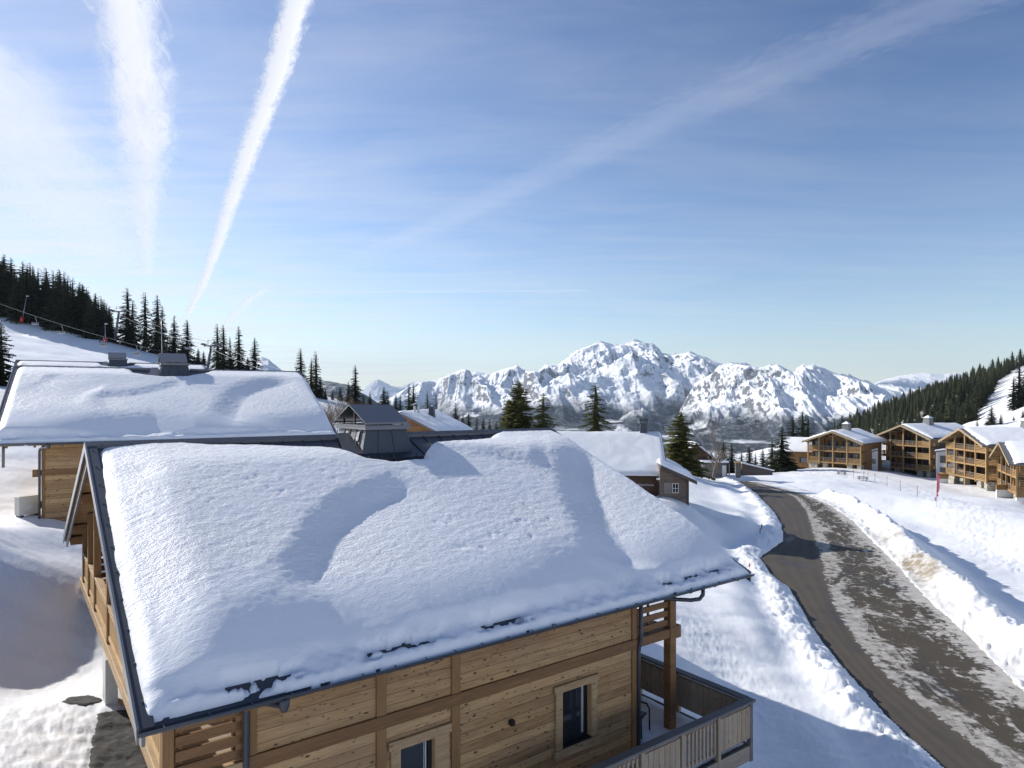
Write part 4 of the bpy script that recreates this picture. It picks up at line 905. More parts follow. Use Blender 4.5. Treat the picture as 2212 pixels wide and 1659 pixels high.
def snowB(S, T):
    h = 0.50+0.05*fbm(S*0.2+9, T*0.22, 2)
    te = np.interp(S, (0, 0.33, 1.91, 3.6, 6.15, 7.8, 10, 13.4, 14.5), (0.4, 0.5, 0.8, 1.6, 2.2, 1.3, 1.3, 1.8, 2.0))
    u = np.clip(te+0.5-T, 0, None); h = h-0.24*np.where(u < 1.1, u*u/2.2, u-0.55)
    near = T < CW
    h += np.where(near, dropline(S, T, [(8.0, 0.8), (8.22, 1.45), (8.58, 2.7), (9.04, 3.94), (9.63, 4.94), (10.6, 5.9), (12.2, 6.9), (13.6, 7.4)], 0.22, 1.5, 0.3), 0)
    h += np.where(near, dropline(S, T, [(0.3, 7.2), (1.5, 6.2), (2.3, 5.5), (4.2, 4.8)], 0.06, 0.8), 0)
    h += np.where(near, dropline(S, T, [(1.8, 6.7), (2.8, 6.1), (4.4, 5.0)], 0.05, 0.6), 0)
    h += np.where(near, dropline(S, T, [(3.2, 4.3), (5.0, 4.6), (6.3, 5.3), (7.3, 6.2)], 0.10, 0.9), 0)
    h = h*(0.25+0.75*sstep(0.0, 2.2, CW-T))*np.where(near, 1, 0.6)+np.where(near, 0, 0.04)
    h += sstep(0.6, 2, T)*(0.012*fbm(S*2.5+0.5*T, T*5-0.6*S, 3)+0.012*fbm(S*6, T*9, 2))
    front = sstep(0.5, 0.2, T+0.1*fbm(S*1.4, S*0+8, 3)); h = h*(1-front)+front*(0.15+0.09*fbm(S*1.2, T*2, 3))
    h -= 0.5*sstep(0.2, 0.45, fbm(S*0.8+3, S*0+1, 3))*sstep(0.10, 0.04, np.abs(T-0.26))*(S < 8.5)
    return rim(h, S, T, [(5.1, 9.2), (5.3, 8.0), (5.5, 7.1), (6.0, 6.7), (6.8, 6.45), (7.9, 6.6), (8.4, 7.1), (9.2, 7.9), (9.6, 9.2)], 0.16)
def snowC(S, T):
    h = 0.46+0.06*fbm(S*0.22+29, T*0.25, 2)
    near = T < CW
    h += np.where(near, dropline(S, T, [(4.0, 5.0), (5.0, 6.0), (6.4, 6.9)], 0.25, 1.0), 0)+np.where(near, dropline(S, T, [(0.6, 7.2), (2.0, 6.4), (3.6, 6.0)], 0.10, 0.6), 0)
    h = h*(0.25+0.75*sstep(0.0, 2.2, CW-T))*np.where(near, 1, 0.6)+np.where(near, 0, 0.04)+0.012*fbm(S*2.5, T*5, 3)
    return rim(h, S, T, [(5.8, 9.2), (6.3, 7.2), (7.0, 6.5), (8.0, 6.7), (8.6, 7.4), (8.7, 9.2)], 0.2)
cb = chalet_copy('second larch chalet, standing behind the nearest one, its long snowy roof filling the gap', (-21.688, 27.943, -1.86), R(90-59.486), 14.18, snowB, ('upper_balcony', 'lower_balcony', 'slat_screen', 'concrete_pillar', 'beam_end', 'balcony_floor', 'window', 'wall_lamp'), 0.075)
cc_ = chalet_copy('rearmost larch chalet, only its snowy roof and chimney seen over the second chalet', (-37.6, 49.65, -0.25), R(90-59.486), 14.18, snowC, ('upper_balcony', 'lower_balcony', 'slat_screen', 'concrete_pillar', 'beam_end', 'balcony_floor', 'window', 'wall_lamp', 'downpipe'), 0.10)
b = MB(); b.box(1.40, 1.60, 0.70, 0.96, -1.46, -1.14); o = b.build('beam_end', M['beam'], cb, bevel=0.012); o.location = (0, 0, BASE)
# heat pump unit beside the second chalet
hp_ = ray(59, 1163, 29.6); hp = empty('heat_pump', (hp_[0], hp_[1], GZ(hp_[0], hp_[1])-0.05), R(62), 'beige outdoor heat pump unit on the snow beside the second chalet', 'heat pump')
hm = m_plain('beige_casing', (0.52, 0.50, 0.44), 0.5, 0, 0.05)
b = MB(); b.box(-0.42, 0.42, -0.19, 0.19, 0.10, 0.92); b.build('casing', hm, hp, bevel=0.02)
b = MB(); b.box(-0.15, 0.16, -0.205, -0.192, 0.25, 0.62); b.build('service_panel', hm, hp, bevel=0.01)
b = MB(); b.box(-0.10, 0.08, -0.212, -0.206, 0.36, 0.5); b.build('rating_plate', M['white_frame'], hp)
b = MB(); b.cyl((0.428, 0, 0.5), (0.421, 0, 0.5), 0.30, n=24); b.build('fan_grille', M['black'], hp)
for sx in (-0.3, 0.3):
    b = MB(); b.box(sx-0.05, sx+0.05, -0.22, 0.22, -0.3, 0.10); b.build('foot', M['black'], hp)
# grey net post left of it
gpn = ray(7, 990, 36); b = MB(); b.cyl((gpn[0], gpn[1], gpn[2]-0.5), (gpn[0], gpn[1], gpn[2]+1.1), 0.07, n=8); b.cyl((gpn[0], gpn[1], gpn[2]+1.1), (gpn[0], gpn[1], gpn[2]+1.14), 0.085, 0.05, n=8)
tag(b.build('steel_post', M['metal_lt'], None, True), 'plain grey steel post in the snow under the eaves of the second chalet', 'post')

# ------------------------------------------------------------------ older timber houses
M['log_dark'] = m_wood('dark_log', (0.15, 0.075, 0.038), (0.060, 0.032, 0.02), 'h', 0.19)
M['log_grey'] = m_wood('silvered_log', (0.22, 0.20, 0.185), (0.10, 0.09, 0.085), 'h', 0.18)
M['log_brown'] = m_wood('greying_brown_log', (0.20, 0.14, 0.10), (0.085, 0.065, 0.055), 'h', 0.18, weather=0.35)
M['log_orange'] = m_wood('orange_log', (0.46, 0.235, 0.085), (0.22, 0.10, 0.04), 'h', 0.22)
M['old_board'] = m_wood('old_bargeboard', (0.13, 0.10, 0.085), (0.06, 0.045, 0.04), 'h')
M['grey_board'] = m_wood('grey_bargeboard', (0.30, 0.27, 0.24), (0.18, 0.16, 0.14), 'h')
M['white_paint'] = m_plain('white_paint', (0.72, 0.72, 0.71), 0.6, 0, 0.03)
def house(name, label, cat, c0, ang, L, W, K, base, wallmat, board, snow_h, seed, inset=0.5, ds=0.14, front=0.6):
    """gable house: local x along the ridge, y across, z=0 at the eaves"""
    h = empty(name, (c0[0], c0[1], c0[2]-base), ang, label, cat)
    def add(b, nm, mat, par=h, **kw):
        o = b.build(nm, M[mat], par, **kw)
        if par is h: o.location = (0, 0, base)
        return o
    b = MB(); i = inset
    b.prism([(front, i, -base-0.6), (front, 2*W-i, -base-0.6), (front, 2*W-i, K*i-0.18), (front, W, K*W-0.18), (front, i, K*i-0.18)], (L-2*front, 0, 0)); wl = add(b, 'wall', wallmat)
    b = MB(); b.prism([(0, -0.02, 0.0), (0, W, K*W), (0, 2*W+0.02, 0.0), (0, 2*W+0.02, -0.16), (0, W, K*W-0.16), (0, -0.02, -0.16)], (L, 0, 0)); rf = add(b, 'roof', board)
    for s0 in (-0.05, L+0.002):
        b = MB()
        for sg in (0, 1):
            y0 = -0.04 if sg == 0 else 2*W+0.04
            b.prism([(s0, y0, 0.03), (s0, W, K*W+0.05), (s0, W, K*W-0.30), (s0, y0, -0.30)], (0.048, 0, 0))
        add(b, 'bargeboard', board, rf)
    def sh(S, T):
        Tn = np.where(T > W, 2*W-T, T); q = snow_h+0.10*fbm(S*0.3+seed, T*0.35, 3)+0.02*fbm(S*1.5, T*2+seed, 3)
        q = q-0.12*np.exp(-((Tn)/0.8)**2)
        for e, r in ((S+0.03-0.05*fbm(T*1.2, T*0+seed, 2), 0.3), (L+0.03-S-0.05*fbm(T*1.2, T*0+seed+3, 2), 0.3), (Tn+0.10-0.06*fbm(S*1.8, S*0+seed, 2), 0.25)):
            u = np.clip(e/r, 0, 1); q = np.where(e <= 0, -0.05, q*np.sqrt(np.clip(1-(1-u)**2, 0, 1)))
        return q
    sn = roof_snow_mesh('snow_cover', rf, L, W, K, sh, None, ds, zoff=0.01)
    return h, add, rf, wl
# timber house with the orange gable, behind the near chimney
hD, add, rf, wl = house('timber_house', 'orange log gable house with a snowy roof, behind the metal chimney of the near chalet', 'house', (-7.05, 70, -3.5), R(79.2), 12, 4.75, 0.485, 3.2, 'log_orange', 'grey_board', 0.30, 41)
b = MB(); x0, y0 = 5.6, 3.1; z0 = 0.485*y0
i = len(b.v); b.v += [(x0-0.36, y0-0.36, z0-0.2), (x0+0.36, y0-0.36, z0-0.2), (x0+0.36, y0+0.36, z0-0.2), (x0-0.36, y0+0.36, z0-0.2), (x0-0.26, y0-0.26, z0+1.35), (x0+0.26, y0-0.26, z0+1.35), (x0+0.26, y0+0.26, z0+1.35), (x0-0.26, y0+0.26, z0+1.35)]
b.f += [(0, 1, 5, 4), (1, 2, 6, 5), (2, 3, 7, 6), (3, 0, 4, 7), (4, 5, 6, 7)]
chd = add(b, 'chimney', 'metal', rf)
b = MB(); b.prism([(x0-0.42, y0-0.42, z0+1.52), (x0-0.42, y0, z0+1.78), (x0-0.42, y0+0.42, z0+1.52), (x0-0.42, y0, z0+1.72)], (0.84, 0, 0))
for sx in (-0.22, 0.22):
    for sy in (-0.22, 0.22): b.box(x0+sx-0.03, x0+sx+0.03, y0+sy-0.03, y0+sy+0.03, z0+1.35, z0+1.6)
add(b, 'chimney_cap', 'metal_lt', rf)
b = MB(); x0, y0 = 3.2, 4.1; z0 = 0.485*y0
for sx in (-0.22, 0.22): b.cyl((x0, y0+sx, z0), (x0, y0+sx, z0+0.95), 0.13, n=10)
b.prism([(x0-0.4, y0-0.5, z0+1.05), (x0-0.4, y0, z0+1.32), (x0-0.4, y0+0.5, z0+1.05), (x0-0.4, y0, z0+1.26)], (0.8, 0, 0)); add(b, 'flue_pipe', 'white_frame', rf)
# sign chalet right of the near roof
AE = R(-6.5); E0 = (-0.81, 58.6, -6.2)
hE, add, rf, wl = house('log_chalet', 'dark log chalet with white lettering on its wall and a thick snow roof', 'chalet', E0, AE, 14.05, 5.0, 0.634, 2.7, 'log_dark', 'old_board', 0.34, 47)
b = MB(); half_pipe(b, (0, -0.10, 0.02), (14.0, -0.10, 0.02), 0.07); add(b, 'gutter', 'white_frame', rf)
b = MB(); b.tube([(13.85, -0.1, -0.03), (13.85, -0.08, -0.25), (14.0, 0.1, -0.42), (14.5, 0.3, -0.46)], 0.05, 8); add(b, 'downpipe', 'white_frame', rf, smooth=True)
b = MB(); b.prism([(12.05, 4.55, 2.3), (12.85, 4.55, 2.3), (12.72, 4.7, 4.10), (12.18, 4.7, 4.10)], (0, 0.75, 0)); ce = add(b, 'chimney', 'metal', rf)
b = MB(); b.box(12.08, 12.82, 4.6, 5.5, 4.10, 4.17); b.box(12.12, 12.2, 4.7, 4.8, 4.17, 4.32); b.box(12.7, 12.78, 4.7, 4.8, 4.17, 4.32); b.box(12.05, 12.85, 4.55, 5.55, 4.32, 4.62); add(b, 'chimney_cap', 'metal', rf)
b = MB(); b.box(13.25, 13.45, 0.40, 0.60, -3.3, -0.1); b.box(8.6, 8.75, 0.42, 0.52, -3.3, -0.1); add(b, 'post', 'old_board')
b = MB(); b.tube([(8.55, -0.15, -0.45), (8.55, -0.16, 0.10), (8.45, -0.16, 0.16), (7.9, -0.16, 0.17)], 0.07, 8); b.box(7.7, 8.4, -0.25, -0.2, -0.30, 0.0); add(b, 'stovepipe', 'black', smooth=False)
tx = bpy.data.curves.new('lettering', 'FONT'); tx.body = 'VizeoChalet'; tx.size = 0.27; tx.extrude = 0.012
to = bpy.data.objects.new('lettering_src', tx); col.objects.link(to)
me = bpy.data.meshes.new_from_object(to.evaluated_get(bpy.context.evaluated_depsgraph_get())); bpy.data.objects.remove(to)
lo = bpy.data.objects.new('lettering', me); col.objects.link(lo); me.materials.clear(); me.materials.append(M['white_paint']); lo.parent = hE
lo.matrix_local = Matrix.Translation((11.65, 0.482, 2.7-1.08)) @ Matrix.Rotation(R(90), 4, 'X')
# its lower annex with the sloping roof
an = empty('annex', (12.35, 56.3, -8.9), AE, 'brown log annex with a shuttered window, joined to the dark lettered chalet', 'annex')
b = MB(); b.prism([(0, 0, -0.6), (2.35, 0, -0.6), (2.35, 0, 2.22), (0, 0, 3.22)], (0, 9, 0)); b.build('wall', M['log_brown'], an)
b = MB(); b.box(2.17, 2.38, -0.04, 0.2, -0.5, 2.26); b.build('corner_post', M['old_board'], an)
b = MB(); b.prism([(0.0, -0.7, 3.28), (2.95, -0.7, 2.02), (2.95, -0.7, 2.30), (0.0, -0.7, 3.60)], (0, 11, 0)); ra = b.build('roof', M['old_board'], an)
sS, sT = np.meshgrid(np.linspace(-0.02, 2.98, 50), np.linspace(-0.55, 10.4, 90), indexing='ij')
hh = (0.40+0.08*fbm(sS*0.6, sT*0.5, 3))*(0.06+0.94*sstep(-0.4, 2.2, sT))
for e, r in ((sS+0.02, 0.3), (2.98-sS, 0.35), (sT+0.55, 0.3), (10.4-sT, 0.3)):
    u = np.clip(e/r, 0, 1); hh = hh*np.sqrt(np.clip(1-(1-u)**2, 0, 1))
np_mesh('snow_cover', np.stack([sS, sT, 3.61-0.4407*sS+hh], -1).reshape(-1, 3), grid_faces(50, 90), M['snow'], ra)
b = MB(); b.box(1.00, 1.56, -0.05, -0.002, 1.20, 2.06); wn = b.build('window', M['trim_z'], an)
b = MB(); b.box(1.05, 1.51, -0.062, -0.052, 1.26, 2.0); b.build('pane', M['glass'], wn)
b = MB()
for q in ((1.03, 1.065, 1.24, 2.02), (1.495, 1.53, 1.24, 2.02), (1.26, 1.295, 1.24, 2.02)): b.box(q[0], q[1], -0.075, -0.063, q[2], q[3])
for zq in (1.24, 1.6, 1.985): b.box(1.065, 1.495, -0.074, -0.063, zq, zq+0.035)
b.build('glazing_bars', M['white_paint'], wn)
b = MB(); b.box(0.36, 0.96, -0.06, -0.002, 1.18, 2.08); b.box(0.39, 0.93, -0.075, -0.06, 1.3, 1.38); b.box(0.39, 0.93, -0.075, -0.06, 1.86, 1.94); b.build('shutter', M['grey_board'], an)
b = MB(); b.box(-0.30, -0.04, -0.52, -0.49, 2.35, 2.52); b.build('number_plate', M['white_paint'], an)
# end of a board fence in the snow below it
fp = ray(1462, 1100, 50); fe_ = empty('board_fence', (fp[0], fp[1], GZ(fp[0], fp[1])-0.2), R(58), 'short end of brown board fence poking out behind the snowy verge of the near chalet', 'fence')
b = MB()
for k in range(9): b.box(-2.6+k*0.29, -2.6+k*0.29+0.27, -0.02, 0.02, 0, 1.05); 
b.build('boards', M['log_dark'], fe_)
b = MB(); b.box(-2.6, 0.05, -0.05, 0.05, 1.052, 1.10); b.build('rail', M['old_board'], fe_)
b = MB(); b.box(0.02, 0.12, -0.06, 0.06, -0.4, 1.15); b.build('post', M['old_board'], fe_)
# hut, shed, pillar and snowy wall at the bend of the road
hF, add, rf, wl = house('wooden_hut', 'brown hut with a steep snow roof half hidden by the bare tree', 'hut', (36.6, 119.0, -10.9), R(82), 9, 3.9, 0.85, 2.0, 'log_dark', 'log_dark', 0.35, 53, 0.5, 0.2)
sh_ = ray(1556, 1020, 117); sd_ = empty('garden_shed', (sh_[0], sh_[1], -13.6), R(-4), 'low grey shed with a flat snowy top, right of the brown hut', 'shed')
b = MB(); b.box(-3.0, 1.2, 0, 3, 0, 2.7); b.build('wall', M['log_grey'], sd_)
b = MB(); b.box(0.3, 1.0, -0.06, -0.003, 0.2, 2.4); b.build('door', M['white_paint'], sd_)
b = MB(); b.box(-3.3, 1.5, -0.4, 3.3, 2.703, 2.82); b.build('roof', M['old_board'], sd_)
b = MB(); b.box(-3.25, 1.45, -0.35, 3.25, 2.822, 3.15); b.build('snow_cover', M['snow'], sd_, bevel=0.14)
for xx in (1.35, -2.9):
    b = MB(); b.box(xx, xx+0.16, -0.38, -0.22, -0.4, 2.7); b.build('post', M['grey_board'], sd_)
pl = ray(1594, 1026, 113); pp = empty('timber_pillar', (pl[0], pl[1], pl[2]-0.4), R(-12), 'square timber clad pillar with a pale coping at the bend of the road', 'pillar')
b = MB(); b.prism([(-0.42, -0.42, 0), (0.42, -0.42, 0), (0.42, 0.42, 0), (-0.42, 0.42, 0)], (0, 0, 2.35)); b.build('shaft', M['log_grey'], pp, bevel=0.02)
b = MB(); b.box(-0.40, 0.40, -0.40, 0.40, 2.352, 2.45); b.box(-0.50, 0.50, -0.50, 0.50, 2.45, 2.62); b.build('coping', M['trim'], pp)
wl0 = ray(1603, 1020, 116); ww = empty('stone_wall', (wl0[0], wl0[1], wl0[2]-0.6), R(8), 'dark ramp wall with a sloping snow cap beside the timber pillar', 'wall')
M['stone'] = m_plain('rough_stone', (0.24, 0.225, 0.20), 0.9, 0, 0.45, 3.2, 0.3, 0.8)
b = MB(); b.prism([(0, 0, 0), (5.6, 0, 0), (5.6, 0, 0.75), (0, 0, 2.1)], (0, 0.5, 0)); b.build('wall', M['old_board'], ww)
b = MB(); b.prism([(-0.1, -0.2, 2.14), (5.9, -0.2, 0.70), (5.9, -0.2, 0.92), (-0.1, -0.2, 2.40)], (0, 0.9, 0)); b.build('snow_cap', M['snow'], ww, bevel=0.08)
# ------------------------------------------------------------------ apartment houses across the field
M['apt_wall'] = m_wood('apartment_boards', (0.29, 0.17, 0.07), (0.19, 0.105, 0.042), 'v', 0.16)
M['apt_clad'] = m_wood('apartment_cladding', (0.30, 0.18, 0.075), (0.20, 0.115, 0.045), 'h', 0.22)
M['apt_slat'] = m_wood('apartment_slats', (0.38, 0.245, 0.115), (0.27, 0.165, 0.07), 'h')
M['apt_post'] = m_wood('apartment_post', (0.42, 0.28, 0.13), (0.31, 0.195, 0.085), 'z')
M['apt_barge'] = m_wood('pale_bargeboard', (0.36, 0.28, 0.18), (0.27, 0.20, 0.125), 'h')
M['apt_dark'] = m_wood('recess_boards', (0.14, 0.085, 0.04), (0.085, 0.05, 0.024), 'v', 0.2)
M['shutter'] = m_plain('dark_shutter', (0.045, 0.03, 0.022), 0.6)
M['slate'] = m_plain('grey_slate', (0.13, 0.135, 0.145), 0.6, 0, 0.2, 4.0)
M['render'] = m_plain('white_render', (0.70, 0.70, 0.69), 0.85, 0, 0.05)
M['steel'] = m_plain('pale_steel', (0.42, 0.42, 0.42), 0.4, 0.5, 0.04)
m, t, p, o = material('fieldstone'); tc = t.n('ShaderNodeTexCoord').outputs['Object']
vo = t.n('ShaderNodeTexVoronoi', {'Vector': t.mapping(tc, scale=(2.3, 2.3, 3.6)), 'Scale': 1.0}); ve = t.n('ShaderNodeTexVoronoi', {'Vector': t.mapping(tc, scale=(2.3, 2.3, 3.6)), 'Scale': 1.0}, feature='DISTANCE_TO_EDGE')
cc = t.mix(t.n('ShaderNodeSeparateColor', {0: vo.outputs['Color']}).outputs[0], (0.20, 0.19, 0.16), (0.46, 0.43, 0.36))
cc = t.mix(t.math('LESS_THAN', ve.outputs['Distance'], 0.05), cc, (0.40, 0.38, 0.34)); setp(t, p, color=cc, rough=0.85, spec=0.2, normal=bump(t, ve.outputs['Distance'], 0.7, 0.05)); M['fieldstone'] = m
def apartment(label, X0, Y0, ang, w, D, zg, slabs, zeave, K, chim_y, seed, french=False, snow=0.42):
    z0 = zg-1.6; A = empty('apartment_house', (X0, Y0, z0), ang, label, 'apartment house', 'timber apartment houses around the snow field')
    def add(b, nm, mat, par=A, **kw): return b.build(nm, M[mat], par, **kw)
    sl = [q-z0 for q in slabs]; ze = zeave-z0; g = zg-z0; ov = 0.95; W = w/2+ov
    zroof = lambda x: ze+K*(W-abs(x-w/2))-0.1
    bx = [0, 0.22*w, 0.485*w, 0.75*w, w]; BD = 1.9; RD = 3.6
    # body: back shell, then the recessed front wall in bays
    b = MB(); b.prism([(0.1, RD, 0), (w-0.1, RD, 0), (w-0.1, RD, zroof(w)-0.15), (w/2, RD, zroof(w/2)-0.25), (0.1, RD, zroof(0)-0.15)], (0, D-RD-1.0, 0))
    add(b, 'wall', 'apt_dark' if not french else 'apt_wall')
    # side bays come forward to the balcony line
    b = MB()
    for x0, x1 in ((0.1, bx[1]+0.35), (bx[3]-0.1, w-0.1)):
        xa, xb = x0, x1
        b.prism([(xa, BD, 0), (xb, BD, 0), (xb, BD, zroof(xb)-0.3), (xa, BD, zroof(xa)-0.3)], (0, RD-BD-0.003, 0))
    if french:
        b.prism([(bx[1]+0.35, 2.6, 0), (bx[3]-0.1, 2.6, 0), (bx[3]-0.1, 2.6, zroof(bx[3])-0.3), (w/2, 2.6, zroof(w/2)-0.4), (bx[1]+0.35, 2.6, zroof(bx[1])-0.3)], (0, RD-2.6-0.003, 0))
    b.pieces('bay_wall', M['apt_clad' if not french else 'apt_wall'], A)
    # ground floor stone piers and openings
    b = MB()
    for x0, x1, yy in ((0.05, 0.17*w, 0.3), (0.27*w, 0.36*w, 0.6), (0.74*w, 0.84*w, 0.3), (0.93*w, w-0.02, 0.15)):
        b.box(x0, x1, yy, BD-0.004, 0, sl[0]-0.30)
    b.pieces('stone_base', M['fieldstone'], A)
    for k, x0 in enumerate(bx):
        b = MB(); lo = sl[0]-0.6 if k not in (2,) else g-0.4
        b.box(x0-0.13, x0+0.13, -0.13, 0.13, lo, zroof(x0)-0.12); add(b, 'post', 'apt_post')
    top = len(sl)
    for f, zs in enumerate(sl):
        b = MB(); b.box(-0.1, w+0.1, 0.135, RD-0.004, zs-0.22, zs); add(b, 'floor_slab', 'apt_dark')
        b = MB(); b.box(-0.12, w+0.12, -0.05, 0.132, zs-0.30, zs+0.03); add(b, 'floor_beam', 'apt_slat')
        nxt = sl[f+1]-0.3 if f+1 < top else 99
        for x0, x1 in ((bx[0], bx[1]), (bx[3], bx[4])):
            b = MB()
            for r in range(4):
                z = zs+0.10+r*0.29
                if z+0.2 < zroof(min(x0, w-x1))-0.1: b.box(x0+0.132, x1-0.132, -0.04, 0.02, z, z+0.165)
            add(b, 'slat_railing', 'apt_slat')
        for x0, x1 in ((bx[1], bx[2]), (bx[2], bx[3])):
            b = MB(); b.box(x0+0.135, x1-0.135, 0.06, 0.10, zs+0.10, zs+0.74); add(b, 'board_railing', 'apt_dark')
            b = MB(); b.box(x0+0.132, x1-0.132, 0.03, 0.08, zs+1.02, zs+1.07); b.box(x0+0.132, x1-0.132, 0.05, 0.07, zs+0.86, zs+0.885)
            for q in (0.33, 0.66): b.box(x0+(x1-x0)*q-0.02, x0+(x1-x0)*q+0.02, 0.02, 0.055, zs, zs+1.02)
            add(b, 'handrail', 'steel')
        # slatted screen at the right end of the balcony
        b = MB(); z = zs+0.1
        while z < min(zs+2.3, ze-0.3):
            b.box(w-0.02, w+0.04, 0.135, BD-0.01, z, z+0.15); z += 0.30
        add(b, 'slat_screen', 'apt_slat')
        b = MB(); z = zs+0.1
        while z < min(zs+2.3, ze-0.3): b.box(-0.04, 0.02, 0.135, BD-0.01, z, z+0.15); z += 0.30
        add(b, 'slat_screen', 'apt_slat')
    # windows
    rw = random.Random(seed)
    def window(x0, x1, z0_, z1_, y, shut=0):
        b = MB(); b.box(x0, x1, y-0.05, y-0.004, z0_, z1_); wn = add(b, 'window', 'shutter')
        b = MB(); b.box(x0+0.08, x1-0.08, y-0.06, y-0.051, z0_+0.08, z1_-0.08); add(b, 'pane', 'glass_bright' if french else 'glass', wn)
        b = MB(); xm = (x0+x1)/2
        b.box(xm-0.04, xm+0.04, y-0.075, y-0.061, z0_+0.08, z1_-0.08); b.box(x0+0.08, x1-0.08, y-0.074, y-0.061, z0_+(z1_-z0_)*0.55, z0_+(z1_-z0_)*0.55+0.05); add(b, 'glazing_bar', 'shutter', wn)
        for sx in (([x0-0.42] if shut & 1 else [])+([x1+0.02] if shut & 2 else [])):
            b = MB(); b.box(sx, sx+0.40, y-0.055, y-0.005, z0_, z1_); add(b, 'shutter', 'shutter', wn)
    levels = [(g, sl[0])]+[(sl[f], sl[f+1] if f+1 < top else 99) for f in range(top)]
    for f, (za, zb) in enumerate(levels):
        h1 = za+2.15
        if h1 > zroof(bx[1]*0.8)-0.35: h1 = zroof(bx[1]*0.8)-0.45
        if h1-za > 1.2:
            window(bx[1]-1.75, bx[1]-0.35, za+0.95, h1, BD, 1); window(bx[3]+0.55, bx[3]+1.85, za+0.95, h1, BD, 1)
        if french:
            for xm in (bx[2]-1.0, bx[2]+2.5):
                if f == top: window(xm-0.75, xm+0.75, za+0.05, za+2.2, 2.6, 3)
                else: window(xm-1.1, xm+1.0, za+0.7, za+2.1, 2.6, 1)
        else:
            for xm in (bx[1]+1.9, bx[2]+1.9):
                if za+2.2 < zroof(xm)-0.3: window(xm-0.9, xm+0.9, za+0.05, za+2.2, RD, 0)
            if f: 
                b = MB(); xm = (bx[1]+bx[2])/2-0.9; hh = min(za+2.4, zroof(xm)-0.4); b.box(bx[1]+0.36, bx[1]+1.25, RD-1.0, RD-0.004, za, hh); add(b, 'partition', 'apt_clad')
    # gable boards, diagonal braces, roof
    b = MB()
    for x0, x1, za, zb in ((bx[2]+0.1, bx[2]+1.2, zroof(bx[2])-1.3, zroof(bx[2]+1.2)-0.3), (bx[2]-0.1, bx[2]-1.2, zroof(bx[2])-1.3, zroof(bx[2]-1.2)-0.3)): b.bar((x0, 0, za), (x1, 0, zb), 0.14, 0.14, up=(0, 1, 0))
    b.pieces('brace', M['apt_post'], A)
    y0 = -1.25; b = MB(); zt = lambda x: ze+K*(W-abs(x-w/2))
    b.prism([(-ov, y0, ze), (w/2, y0, zt(w/2)), (w+ov, y0, ze), (w+ov, y0, ze-0.18), (w/2, y0, zt(w/2)-0.2), (-ov, y0, ze-0.18)], (0, D+1.6, 0)); rf = add(b, 'roof', 'slate')
    b = MB()
    for sg in (0, 1):
        xe = -ov-0.05 if sg == 0 else w+ov+0.05; zz_ = ze-0.02
        b.prism([(xe, y0-0.06, zz_+0.06), (w/2, y0-0.06, zt(w/2)+0.06), (w/2, y0-0.06, zt(w/2)-0.40), (xe, y0-0.06, zz_-0.40)], (0, 0.057, 0))
    add(b, 'bargeboard', 'apt_barge', rf)
    b = MB(); b.prism([(-ov+0.05, y0+0.03, ze-0.185), (w/2, y0+0.03, zt(w/2)-0.205), (w+ov-0.05, y0+0.03, ze-0.185), (w+ov-0.05, y0+0.03, ze-0.24), (w/2, y0+0.03, zt(w/2)-0.26), (-ov+0.05, y0+0.03, ze-0.24)], (0, D+1.4, 0)); add(b, 'soffit', 'apt_wall', rf)
    for xq in (0.0, 0.25*w, 0.5*w, 0.75*w, w):
        b = MB(); b.box(xq-0.12, xq+0.12, y0+0.1, RD-0.1, zt(xq)-0.62, zt(xq)-0.27); add(b, 'purlin', 'apt_barge', rf)
    def sh(S, T):            # S along the ridge, T across
        q = snow+0.14*fbm(S*0.16+seed, T*0.2, 3)+0.03*fbm(S*0.8, T*0.9+seed, 3); Tn = np.where(T > W, 2*W-T, T)
        q = q-0.12*sstep(1.5, 0, Tn)
        for e, r in ((S-0.9-0.12*fbm(T*0.7, T*0+seed, 2), 1.1), (D+1.5-S, 0.5), (Tn-0.02-0.05*fbm(S*1.2, S*0, 2), 0.35)):
            u = np.clip(e/r, 0, 1); q = np.where(e <= 0, -0.05, q*np.sqrt(np.clip(1-(1-u)**2, 0, 1)))
        return q
    S = np.arange(0, D+1.6, 0.22); T = np.arange(0, 2*W+0.1, 0.2); Sg, Tg = np.meshgrid(S, T, indexing='ij'); hh = sh(Sg, Tg)
    Z = ze+K*(W-np.sqrt((Tg-W)**2+0.15))+0.03+hh
    f = grid_faces(len(S), len(T))[:, ::-1]; f = f[(hh.ravel()[f] > 0.004).any(1)]
    np_mesh('snow_cover', np.stack([Tg-ov, y0+Sg, Z], -1).reshape(-1, 3), f, M['snow_far'], rf)
    # slate hung chimney with a snow cap
    zr_ = zt(w/2)
    b = MB(); i = len(b.v); xm, ym = w/2+0.5, chim_y
    for r, z in ((1.0, zr_-0.8), (0.72, zr_+1.45)): b.v += [(xm-r, ym-r, z), (xm+r, ym-r, z), (xm+r, ym+r, z), (xm-r, ym+r, z)]
    b.f += [(0, 1, 5, 4), (1, 2, 6, 5), (2, 3, 7, 6), (3, 0, 4, 7), (4, 5, 6, 7)]
    b.box(xm-0.85, xm+0.85, ym-0.85, ym+0.85, zr_+1.45, zr_+1.6); cq = add(b, 'chimney', 'slate', rf)
    b = MB(); i = len(b.v); b.v += [(xm-0.85, ym-0.85, zr_+1.6), (xm+0.85, ym-0.85, zr_+1.6), (xm+0.85, ym+0.85, zr_+1.6), (xm-0.85, ym+0.85, zr_+1.6), (xm-0.12, ym-0.12, zr_+2.2), (xm+0.12, ym-0.12, zr_+2.2), (xm+0.12, ym+0.12, zr_+2.2), (xm-0.12, ym+0.12, zr_+2.2)]
